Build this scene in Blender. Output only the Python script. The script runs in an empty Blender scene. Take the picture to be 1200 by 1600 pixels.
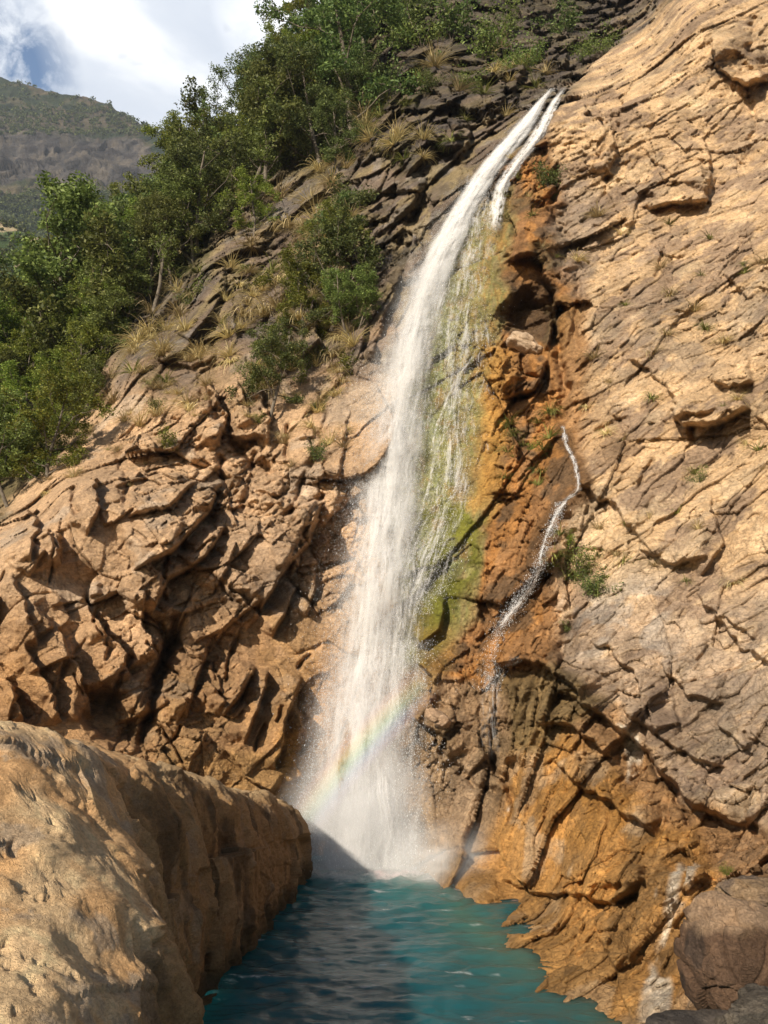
import bpy, math, random
import numpy as np
from mathutils import Vector
random.seed(7)
C = bpy.context.scene.collection
SC = bpy.context.scene
R = math.radians

# ------------------------------------------------------------------ camera, sky, sun, exposure
PITCH = R(15.3); FPX = 800/math.tan(R(33.5)); CAMZ = 5.0
cd = bpy.data.cameras.new('camera'); cam = bpy.data.objects.new('camera', cd); C.objects.link(cam)
cd.sensor_fit = 'VERTICAL'; cd.sensor_height = 24; cd.lens = 24*FPX/1600
cd.clip_start = .1; cd.clip_end = 6000
cam.location = (0, 0, CAMZ); cam.rotation_euler = (R(90)+PITCH, 0, 0)
SC.camera = cam
SUN = Vector((.69, 1.10, -.68)).normalized()          # the way the light travels
sd = bpy.data.lights.new('sun', 'SUN'); so = bpy.data.objects.new('sun', sd); C.objects.link(so)
sd.energy = 4.9; sd.angle = R(.5); sd.color = (1, .90, .76)
so.rotation_euler = SUN.to_track_quat('-Z', 'Y').to_euler()
w = bpy.data.worlds.new('World'); SC.world = w; w.use_nodes = True
nt = w.node_tree; nt.nodes.clear()
def N(nt, t, **k):
    n = nt.nodes.new(t)
    for a, b in k.items():
        if a.startswith('_'): n.inputs[int(a[1:])].default_value = b
        else: setattr(n, a, b)
    return n
def L(nt, a, b): nt.links.new(a, b)
def math_(nt, op, a, b=None, clamp=False):
    n = nt.nodes.new('ShaderNodeMath'); n.operation = op; n.use_clamp = clamp
    for i, v in enumerate((a, b)):
        if v is None: continue
        if isinstance(v, (int, float)): n.inputs[i].default_value = v
        else: nt.links.new(v, n.inputs[i])
    return n.outputs[0]
def mixc(nt, f, a, b, mode='MIX'):
    n = nt.nodes.new('ShaderNodeMix'); n.data_type = 'RGBA'; n.blend_type = mode
    for s, v in ((n.inputs[0], f), (n.inputs[6], a), (n.inputs[7], b)):
        if isinstance(v, (int, float)): s.default_value = v
        elif isinstance(v, tuple): s.default_value = v if len(v) == 4 else (*v, 1)
        else: nt.links.new(v, s)
    return n.outputs[2]
def ramp(nt, f, stops):
    n = nt.nodes.new('ShaderNodeValToRGB'); e = n.color_ramp.elements
    while len(e) < len(stops): e.new(.5)
    for q, (p, c) in zip(e, stops): q.position = p; q.color = c if len(c) == 4 else (*c, 1)
    nt.links.new(f, n.inputs[0]); return n.outputs[0]
def noise(nt, vec, scale, detail=4, rough=.55, dist=0):
    n = nt.nodes.new('ShaderNodeTexNoise'); n.inputs['Scale'].default_value = scale
    n.inputs['Detail'].default_value = detail; n.inputs['Roughness'].default_value = rough
    n.inputs['Distortion'].default_value = dist
    if vec is not None: nt.links.new(vec, n.inputs['Vector'])
    return n.outputs['Fac']
def mapping(nt, vec, scale=(1,1,1), rot=(0,0,0), loc=(0,0,0)):
    n = nt.nodes.new('ShaderNodeMapping'); n.inputs['Scale'].default_value = scale
    n.inputs['Rotation'].default_value = rot; n.inputs['Location'].default_value = loc
    nt.links.new(vec, n.inputs['Vector']); return n.outputs[0]
sky = N(nt, 'ShaderNodeTexSky', sky_type='NISHITA', sun_disc=False)
sky.sun_elevation = math.asin(-SUN.z); sky.sun_rotation = math.atan2(-SUN.x, -SUN.y)
sky.air_density = 1; sky.dust_density = .6
bg = N(nt, 'ShaderNodeBackground'); bg.inputs[1].default_value = .085
wo = N(nt, 'ShaderNodeOutputWorld')
tc = N(nt, 'ShaderNodeTexCoord')
# a cloud bank over the far mountain; the rest of the sky is clear
vm = N(nt, 'ShaderNodeVectorMath', operation='DOT_PRODUCT')
L(nt, tc.outputs['Generated'], vm.inputs[0]); vm.inputs[1].default_value = Vector((-.28, .80, .55)).normalized()
bank = ramp(nt, vm.outputs['Value'], [(.80, (0, 0, 0)), (.90, (1, 1, 1))])
mp = mapping(nt, tc.outputs['Generated'], (1, 1, 1.5), loc=(3.1, .7, .2))
cn = noise(nt, mp, 5.5, 7, .52, .35)
cv = ramp(nt, cn, [(.37, (0, 0, 0)), (.475, (1, 1, 1))])
def blobdir(px, py, a, b):
    v = nt.nodes.new('ShaderNodeVectorMath'); v.operation = 'DOT_PRODUCT'; nt.links.new(tc.outputs['Generated'], v.inputs[0])
    x_, y_ = (px-600)/FPX, (800-py)/FPX
    v.inputs[1].default_value = Vector((x_, math.cos(PITCH)-y_*math.sin(PITCH), math.sin(PITCH)+y_*math.cos(PITCH))).normalized()
    return ramp(nt, v.outputs['Value'], [(math.cos(R(a)), (0, 0, 0)), (math.cos(R(b)), (1, 1, 1))])
hole = math_(nt, 'MULTIPLY', blobdir(-10, 105, 5.0, 1.0), 1.3)
rough = noise(nt, tc.outputs['Generated'], 22, 6, .6, .4)
hole = math_(nt, 'MULTIPLY', hole, ramp(nt, rough, [(.38, (0, 0, 0)), (.58, (1, 1, 1))]), True)
cm = math_(nt, 'MULTIPLY', math_(nt, 'MULTIPLY', bank, cv), math_(nt, 'SUBTRACT', 1, hole))
cn2 = noise(nt, mapping(nt, tc.outputs['Generated'], (1, 1, 1.6), loc=(7.7, 2.2, 1)), 6, 6, .5, .3)
ccol = ramp(nt, cn2, [(.34, (6.6, 7.2, 8.2)), (.50, (7.6, 8.1, 8.9)), (.64, (11, 11.1, 11.2))])
lit = math_(nt, 'MULTIPLY', blobdir(455, 5, 5, 1.5), ramp(nt, rough, [(.3, (.3,)*3), (.6, (1,)*3)]))
ccol = mixc(nt, lit, ccol, (12.5, 12.6, 12.8))
skyb = mixc(nt, 1.0, sky.outputs[0], (1.35, 1.6, 1.75), 'MULTIPLY')
L(nt, mixc(nt, cm, mixc(nt, blobdir(-10, 105, 9, 5), sky.outputs[0], skyb), ccol), bg.inputs[0]); L(nt, bg.outputs[0], wo.inputs[0])
SC.view_settings.view_transform = 'Standard'; SC.view_settings.look = 'None'
SC.view_settings.exposure = .42; SC.view_settings.gamma = 1
SC.cycles.transparent_max_bounces = 40
SC.cycles.max_bounces = 6; SC.cycles.volume_bounces = 1

# ------------------------------------------------------------------ pixel geometry of the photograph (1200 x 1600)
CP, SP = math.cos(PITCH), math.sin(PITCH)
def at(px, py, Y):
    """world point on the ray of a photo pixel at horizontal distance Y"""
    a = (np.asarray(px, float)-600)/FPX; b = (800-np.asarray(py, float))/FPX
    t = Y/(CP - b*SP)
    return np.stack(np.broadcast_arrays(a*t, Y, CAMZ+(SP+b*CP)*t), -1)
def proj(P):
    P = np.asarray(P, float); X, Y, Z = P[..., 0], P[..., 1], P[..., 2]-CAMZ
    z = Y*CP+Z*SP; y = -Y*SP+Z*CP
    return 600+FPX*X/z, 800-FPX*y/z
def water_y(py): return CAMZ/np.tan(np.arctan((py-800)/FPX)-PITCH)

# ------------------------------------------------------------------ numpy noise
def _h(ix, iy, iz, s):
    with np.errstate(over='ignore'):
        h = ix.astype(np.uint32)*np.uint32(374761393)+iy.astype(np.uint32)*np.uint32(668265263)+iz.astype(np.uint32)*np.uint32(2147483647)+np.uint32((s*974711+12345) & 0xffffffff)
        h = (h ^ (h >> np.uint32(13)))*np.uint32(1274126177)
        h ^= h >> np.uint32(16); h *= np.uint32(2246822519); h ^= h >> np.uint32(13)
    return h
def _f(h, k): 
    with np.errstate(over='ignore'):
        g = (h ^ np.uint32((k*0x9E3779B9) & 0xffffffff))*np.uint32(3266489917); g ^= g >> np.uint32(15); g *= np.uint32(668265263)
    return (g >> np.uint32(8)).astype(np.float32)/np.float32(16777216)
def vnoise(P, s=0):
    P = np.asarray(P, np.float32); i = np.floor(P).astype(np.int64); f = P-i; f = f*f*f*(f*(f*6-15)+10)
    out = 0
    for dx in (0, 1):
        wx = f[..., 0] if dx else 1-f[..., 0]
        for dy in (0, 1):
            wy = f[..., 1] if dy else 1-f[..., 1]
            for dz in (0, 1):
                wz = f[..., 2] if dz else 1-f[..., 2]
                out = out+wx*wy*wz*_f(_h(i[..., 0]+dx, i[..., 1]+dy, i[..., 2]+dz, s), 1)
    return out*2-1
ROT = np.array([[.36, .48, -.8], [-.8, .6, 0], [.48, .64, .6]], np.float32)
def fbm(P, octv=5, s=0, gain=.5):
    P = np.asarray(P, np.float32); a, t, tot = 1, 0, 0
    for o in range(octv):
        t = t+a*vnoise(P, s+o); tot += a; a *= gain; P = (P@ROT.T)*2.03+1.7
    return t/tot
def facets(P, s=0, tilt=.7):
    """angular blocks: every cell is a plane of its own; returns height, distance to crack, random id"""
    P = np.asarray(P, np.float32); b = np.floor(P-.5).astype(np.int64)
    F1 = np.full(P.shape[:-1], 9, np.float32); F2 = F1.copy(); H = np.zeros_like(F1); ID = np.zeros_like(F1)
    for dx in (0, 1):
        for dy in (0, 1):
            for dz in (0, 1):
                ix, iy, iz = b[..., 0]+dx, b[..., 1]+dy, b[..., 2]+dz
                h = _h(ix, iy, iz, s)
                ex = P[..., 0]-(ix+.12+.76*_f(h, 1)); ey = P[..., 1]-(iy+.12+.76*_f(h, 2)); ez = P[..., 2]-(iz+.12+.76*_f(h, 3))
                d = ex*ex+ey*ey+ez*ez
                near = d < F1
                F2 = np.where(near, F1, np.minimum(F2, d))
                F1 = np.where(near, d, F1)
                hh = (_f(h, 4)-.5)+tilt*((_f(h, 5)-.5)*2*ex+(_f(h, 6)-.5)*2*ey+(_f(h, 7)-.5)*2*ez)
                H = np.where(near, hh, H); ID = np.where(near, _f(h, 8), ID)
    return H, np.sqrt(F2)-np.sqrt(F1), ID
def sstep(a, b, x):
    t = np.clip((x-a)/(b-a), 0, 1); return t*t*(3-2*t)
def rotm(ax, az):
    ca, sa, cz, sz = math.cos(ax), math.sin(ax), math.cos(az), math.sin(az)
    return np.array([[cz, -sz, 0], [sz, cz, 0], [0, 0, 1]], np.float32)@np.array([[1, 0, 0], [0, ca, -sa], [0, sa, ca]], np.float32)

# ------------------------------------------------------------------ objects
def tag(o, label=None, cat=None, group=None, kind=None):
    for k, v in (('label', label), ('category', cat), ('group', group), ('kind', kind)):
        if v: o[k] = v
    return o
def empty(name, loc=(0, 0, 0), rz=0, s=1):
    o = bpy.data.objects.new(name, None); C.objects.link(o); o.location = loc; o.rotation_euler.z = rz; o.scale = (s, s, s)
    o.empty_display_size = .2; return o
def mesh(name, V, F, mat, parent=None, col=None, attrs=None, smooth=False, K=4, link=True):
    V = np.ascontiguousarray(V, np.float32).reshape(-1, 3); F = np.ascontiguousarray(F, np.int32).reshape(-1, K)
    m = bpy.data.meshes.new(name); m.vertices.add(len(V)); m.vertices.foreach_set('co', V.ravel())
    m.loops.add(F.size); m.loops.foreach_set('vertex_index', F.ravel())
    m.polygons.add(len(F)); m.polygons.foreach_set('loop_start', np.arange(0, F.size, K, dtype=np.int32))
    m.update(calc_edges=True)
    if smooth: m.polygons.foreach_set('use_smooth', np.ones(len(F), bool))
    if col is not None:
        c = np.ones((len(V), 4), np.float32); c[:, :3] = np.asarray(col).reshape(-1, 3)
        a = m.color_attributes.new('tint', 'FLOAT_COLOR', 'POINT'); a.data.foreach_set('color', c.ravel())
    for k, v in (attrs or {}).items():
        v = np.asarray(v, np.float32)
        if v.size == len(V): m.attributes.new(k, 'FLOAT', 'POINT').data.foreach_set('value', v.ravel())
        else: m.attributes.new(k, 'FLOAT_VECTOR', 'POINT').data.foreach_set('vector', v.reshape(-1, 3).ravel())
    if mat: m.materials.append(mat)
    if not link: return m
    o = bpy.data.objects.new(name, m); C.objects.link(o)
    if parent: o.parent = parent
    return o
def gridF(nv, nu, wrap=False):
    i = np.arange(nv*nu).reshape(nv, nu)
    a, b, c, d = i[:-1, :-1], i[:-1, 1:], i[1:, 1:], i[1:, :-1]
    F = np.stack([a, d, c, b], -1).reshape(-1, 4)
    if wrap: F = np.concatenate([F, np.stack([i[:-1, -1], i[1:, -1], i[1:, 0], i[:-1, 0]], -1).reshape(-1, 4)])
    return F

# ------------------------------------------------------------------ materials
def mat_base(name):
    m = bpy.data.materials.new(name); m.use_nodes = True; t = m.node_tree; t.nodes.clear()
    o = N(t, 'ShaderNodeOutputMaterial'); return m, t, o
def rock_mat(name, fine=1.0, bump=.9, rough=.9, var=.8):
    m, t, o = mat_base(name); p = N(t, 'ShaderNodeBsdfPrincipled'); L(t, p.outputs[0], o.inputs[0])
    g = N(t, 'ShaderNodeNewGeometry').outputs['Position']
    a = N(t, 'ShaderNodeAttribute', attribute_name='tint').outputs['Color']
    wet = N(t, 'ShaderNodeAttribute', attribute_name='wet').outputs['Fac']
    n1 = noise(t, g, 1.3*fine, 8, .65, .6); n2 = noise(t, g, 9*fine, 8, .7, .3)
    st = noise(t, mapping(t, g, (1.1*fine, 1.1*fine, 5*fine), (R(28), R(-32), 0)), 1.6, 6, .65, 1.2)
    f1 = ramp(t, n1, [(.3, (.62, .60, .58)), (.5, (1, 1, 1)), (.72, (1.22, 1.18, 1.1))])
    f2 = ramp(t, n2, [(.33, (.58, .55, .52)), (.5, (1, 1, 1)), (.7, (1.25, 1.24, 1.2))])
    f3 = ramp(t, st, [(.35, (.72, .69, .68)), (.5, (1, 1, 1)), (.66, (1.15, 1.12, 1.08))])
    c = mixc(t, var, a, mixc(t, 1.0, a, f1, 'MULTIPLY')); c = mixc(t, var, c, mixc(t, 1.0, c, f2, 'MULTIPLY'))
    c = mixc(t, var*.9, c, mixc(t, 1.0, c, f3, 'MULTIPLY'))
    L(t, c, p.inputs['Base Color'])
    L(t, math_(t, 'SUBTRACT', rough, math_(t, 'MULTIPLY', wet, .5)), p.inputs['Roughness'])
    p.inputs['Specular IOR Level'].default_value = .165
    v = N(t, 'ShaderNodeTexVoronoi', feature='DISTANCE_TO_EDGE'); v.inputs['Scale'].default_value = 3.2*fine
    wv = N(t, 'ShaderNodeVectorMath', operation='ADD'); L(t, g, wv.inputs[0])
    nn = N(t, 'ShaderNodeTexNoise'); nn.inputs['Scale'].default_value = 2.5*fine; nn.inputs['Detail'].default_value = 4; L(t, g, nn.inputs['Vector'])
    L(t, nn.outputs['Color'], wv.inputs[1]); L(t, wv.outputs[0], v.inputs['Vector'])
    cr = math_(t, 'MULTIPLY', math_(t, 'MINIMUM', v.outputs['Distance'], .06), 5)
    hsum = math_(t, 'ADD', math_(t, 'ADD', math_(t, 'MULTIPLY', n2, 1.0), math_(t, 'MULTIPLY', st, .8)), cr)
    b = N(t, 'ShaderNodeBump'); b.inputs['Strength'].default_value = bump; b.inputs['Distance'].default_value = .12/fine
    L(t, hsum, b.inputs['Height']); L(t, b.outputs[0], p.inputs['Normal'])
    return m
M = {}
M['rock'] = rock_mat('weathered_rock')
M['far_rock'] = rock_mat('far_rock', .02, .5)
M['boulder'] = rock_mat('smooth_boulder_rock', 2.2, .8, .85, .6)
def leaf_mat(name, c1, c2, tr=.35):
    m, t, o = mat_base(name); d = N(t, 'ShaderNodeBsdfPrincipled'); tl = N(t, 'ShaderNodeBsdfTranslucent'); mx = N(t, 'ShaderNodeMixShader')
    a = N(t, 'ShaderNodeAttribute', attribute_name='rnd').outputs['Fac']
    oi = N(t, 'ShaderNodeObjectInfo').outputs['Random']
    c = ramp(t, a, [(0, c1), (.55, tuple((x+y)/2 for x, y in zip(c1, c2))), (.9, c2), (1, tuple(min(1, x*1.5) for x in c2))])
    hs = N(t, 'ShaderNodeHueSaturation'); L(t, c, hs.inputs['Color'])
    L(t, math_(t, 'ADD', math_(t, 'MULTIPLY', oi, .055 if tr > .3 else .02), .45 if tr > .3 else .495), hs.inputs['Hue'])
    L(t, math_(t, 'ADD', math_(t, 'MULTIPLY', oi, .9), .95), hs.inputs['Value'])
    L(t, hs.outputs[0], d.inputs['Base Color']); L(t, hs.outputs[0], tl.inputs[0]); d.inputs['Roughness'].default_value = .6; d.inputs['Specular IOR Level'].default_value = .3
    mx.inputs[0].default_value = tr; L(t, d.outputs[0], mx.inputs[1]); L(t, tl.outputs[0], mx.inputs[2]); L(t, mx.outputs[0], o.inputs[0])
    return m
M['leaf'] = leaf_mat('tree_leaves', (.045, .075, .016), (.15, .20, .05))
M['leaf_dark'] = leaf_mat('dark_leaves', (.032, .058, .016), (.11, .15, .04))
M['leaf_bright'] = leaf_mat('bright_leaves', (.055, .10, .012), (.17, .21, .035))
M['dry'] = leaf_mat('dry_grass', (.27, .21, .10), (.47, .37, .19), .25)
M['grass'] = leaf_mat('green_grass', (.09, .11, .025), (.22, .21, .06), .25)
def bark():
    m, t, o = mat_base('bark'); p = N(t, 'ShaderNodeBsdfPrincipled'); L(t, p.outputs[0], o.inputs[0])
    g = N(t, 'ShaderNodeNewGeometry').outputs['Position']
    L(t, ramp(t, noise(t, g, 6, 5), [(.3, (.06, .045, .03)), (.7, (.2, .165, .12))]), p.inputs['Base Color']); p.inputs['Roughness'].default_value = .9
    return m
M['bark'] = bark()

# ------------------------------------------------------------------ thin plate spline over the photo's pixels
def tps(pts):
    A = np.array(pts, float); xy = A[:, :2]/400; n = len(A)
    def U(r2): return np.where(r2 > 0, r2*np.log(r2+1e-12), 0)
    K = U(((xy[:, None]-xy[None])**2).sum(-1))+np.eye(n)*.004
    Pm = np.c_[np.ones(n), xy]; S = np.zeros((n+3, n+3)); S[:n, :n] = K; S[:n, n:] = Pm; S[n:, :n] = Pm.T
    cf = np.linalg.solve(S, np.r_[A[:, 2], 0, 0, 0])
    def f(px, py):
        px = np.asarray(px, float)/400; py = np.asarray(py, float)/400
        out = cf[n]+cf[n+1]*px+cf[n+2]*py
        for i in range(n): out = out+cf[i]*U((px-xy[i, 0])**2+(py-xy[i, 1])**2)
        return out
    return f
DEPTH = tps([
 (-150,1600,22),(-150,1150,25),(0,1130,26.5),(0,1000,28.5),(0,850,31),(200,1150,28),(450,1230,29),(300,1000,31),(130,900,30.5),(100,750,34),
 (400,900,32),(490,1000,31.5),(480,1300,31),(250,700,36),(400,700,36),(520,700,35),(560,560,37.5),(300,560,41),(200,560,43),(450,500,41),
 (400,400,46),(330,420,46),(560,400,42),(480,300,50),(600,280,46),(560,200,53),(640,150,51),(650,330,41.5),(700,240,43.5),(780,200,43),(700,60,57),(600,30,60),(850,60,58),(1000,0,60),(860,120,50),
 (840,170,42),(740,300,39.5),(720,400,37.2),(700,550,35.2),(690,700,33.6),(670,850,32.4),(640,1000,31.6),(600,1300,31.4),(600,1400,31),
 (790,400,36.2),(770,600,34),(770,800,31.8),(760,950,30.2),(720,1060,30),(700,1200,29.3),(700,1350,27.5),(770,1330,25.6),(735,1335,26.3),
 (820,1050,27.6),(800,1180,27),(860,300,37),(880,420,34.6),(880,600,32.2),(900,800,28.6),(880,930,27.5),
 (750,1430,23.2),(730,1400,24.8),(850,1510,18.4),(960,1590,15.4),(1000,1640,14),(850,1300,23.4),(950,1400,19),(900,1150,24),(1060,1450,16),(1100,1550,14),
 (1200,1600,12.6),(800,1405,23.7),(850,1445,21.0),(900,1485,18.4),(1000,1500,16.6),(780,1440,22.0),(1200,1450,14.5),(1350,1600,11),(1520,1600,9),(1520,1200,12),(1520,600,21),(1520,0,30),(1200,1300,17),(1100,1200,20),(1350,1200,15.5),(1200,1000,21),(1000,1000,24.5),(1200,800,23.5),(1350,800,20),(1000,800,26.5),(1050,650,28),
 (1200,600,26.5),(950,500,31.5),(1100,450,31),(1200,350,31),(1350,400,27),(950,250,37),(1100,200,37),(1200,100,37.5),(1350,100,33),(1000,120,41),(1060,20,44),(920,160,41),(1200,-60,42),(1350,-100,38),
 (-150,900,35),(0,760,41),(-150,700,48),(0,620,50),(100,650,46),(120,520,55),(200,420,62),(260,320,68),(330,300,62),(330,230,72),(420,170,70),(500,60,72),(540,-60,75),(450,250,58),(700,-100,68),(900,-100,68),
])
STEP = 1.5
PX = np.arange(-150, 1520, STEP); PY = np.arange(-120, 1660, STEP)
GX, GY = np.meshgrid(PX, PY)
CS = 6.0                                                             # a coarser grid for the soft maps
cx = np.arange(-180, 1560, CS); cy = np.arange(-150, 1700, CS); CX, CY = np.meshgrid(cx, cy)
def bil(Mp, x, y):
    u = np.clip((x-cx[0])/CS, 0, len(cx)-1.001); v = np.clip((y-cy[0])/CS, 0, len(cy)-1.001)
    i = u.astype(int); j = v.astype(int); u = u-i; v = v-j
    return (Mp[j, i]*(1-u)+Mp[j, i+1]*u)*(1-v)+(Mp[j+1, i]*(1-u)+Mp[j+1, i+1]*u)*v
def pdist(poly, X, Y, closed=True):
    """signed distance to a polygon, positive inside"""
    n = len(poly); D = np.full(X.shape, 1e9); ins = np.zeros(X.shape, bool)
    for k in range(n if closed else n-1):
        ax, ay = poly[k]; bx, by = poly[(k+1) % n]
        ex, ey = bx-ax, by-ay
        t = np.clip(((X-ax)*ex+(Y-ay)*ey)/(ex*ex+ey*ey+1e-9), 0, 1)
        D = np.minimum(D, np.hypot(X-ax-t*ex, Y-ay-t*ey))
        if closed and ay != by:
            ins ^= ((ay > Y) != (by > Y)) & (X < ex*(Y-ay)/(by-ay)+ax)
    return np.where(ins, D, -D) if closed else D
DC = DEPTH(CX, CY)
# ridge of the right cliff's shoulder: what lies beyond is farther
SHOULDER = [(1120,-60),(1060,0),(985,52),(925,105),(885,148),(866,182),(850,215)]
Yb = bil(DC, GX, GY)
P0 = at(GX, GY, Yb)
def normals(P):
    du = np.gradient(P, axis=1); dv = np.gradient(P, axis=0); n = np.cross(dv, du)   # towards the viewer
    n /= np.linalg.norm(n, axis=-1, keepdims=True)+1e-9
    s = np.sign((n*(P-np.array([0, 0, CAMZ]))).sum(-1, keepdims=True)); return -n*s
NB = normals(P0)
wx_ = fbm(P0*.35, 3, 11); wy_ = fbm(P0*.35+9, 3, 21)
wf = fbm(P0*1.6, 3, 31)
WX = GX+wx_*26+wf*9; WY = GY+wy_*26-wf*9

D = np.zeros(GX.shape, np.float32)
def stroke(poly, H, Lp=60, wpx=4, r=None, jag=5, rec=.35):
    """a step (r: side that stands proud) or a crack (r None) along a polyline, in metres"""
    A = np.array(poly, float); mg = Lp*3+10
    x0, y0 = A.min(0)-mg; x1, y1 = A.max(0)+mg
    i0, i1 = np.searchsorted(PX, [x0, x1]); j0, j1 = np.searchsorted(PY, [y0, y1])
    if i1 <= i0 or j1 <= j0: return
    sl = (slice(j0, j1), slice(i0, i1))
    X = GX[sl]+wf[sl]*jag*1.6+wx_[sl]*jag; Y = GY[sl]-wf[sl]*jag*1.3+wy_[sl]*jag
    best = np.full(X.shape, 1e9); S = np.zeros(X.shape); T = np.zeros(X.shape)
    seg = np.hypot(*(A[1:]-A[:-1]).T); tot = seg.sum(); acc = 0
    for k in range(len(A)-1):
        ex, ey = A[k+1]-A[k]; t = ((X-A[k, 0])*ex+(Y-A[k, 1])*ey)/(seg[k]**2)
        tc_ = np.clip(t, 0, 1); dx = X-A[k, 0]-tc_*ex; dy = Y-A[k, 1]-tc_*ey; d = np.hypot(dx, dy)
        nx, ny = -ey/seg[k], ex/seg[k]
        if r is not None and nx*r[0]+ny*r[1] < 0: nx, ny = -nx, -ny
        m = d < best; best = np.where(m, d, best); S = np.where(m, dx*nx+dy*ny, S)
        T = np.where(m, (acc+t*seg[k])/tot, T); acc += seg[k]
    tap = np.clip(np.minimum(T+.04, 1.04-T)*7, 0, 1)
    tap = tap*tap*(3-2*tap)
    if r is None: D[sl] -= H*tap*np.exp(-(best/wpx)**2*.7)
    else:
        up = np.where(S > 0, np.exp(-(S/Lp)**2), 0); dn = np.where(S <= 0, np.exp(-np.abs(S)/(Lp*.6)), 0)
        e = sstep(-wpx, wpx, S)
        D[sl] += H*tap*(e*up-(1-e)*dn*rec)
def pit(x, y, rx, ry, H, ang=0):
    c, s = math.cos(ang), math.sin(ang); dx = WX-x; dy = WY-y
    u = (dx*c+dy*s)/rx; v = (-dx*s+dy*c)/ry
    global D
    D -= (H*sstep(1.25, .55, np.hypot(u, v))).astype(np.float32)
UL, UP, LF = (-1, -.6), (0, -1), (-1, 0)
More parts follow.
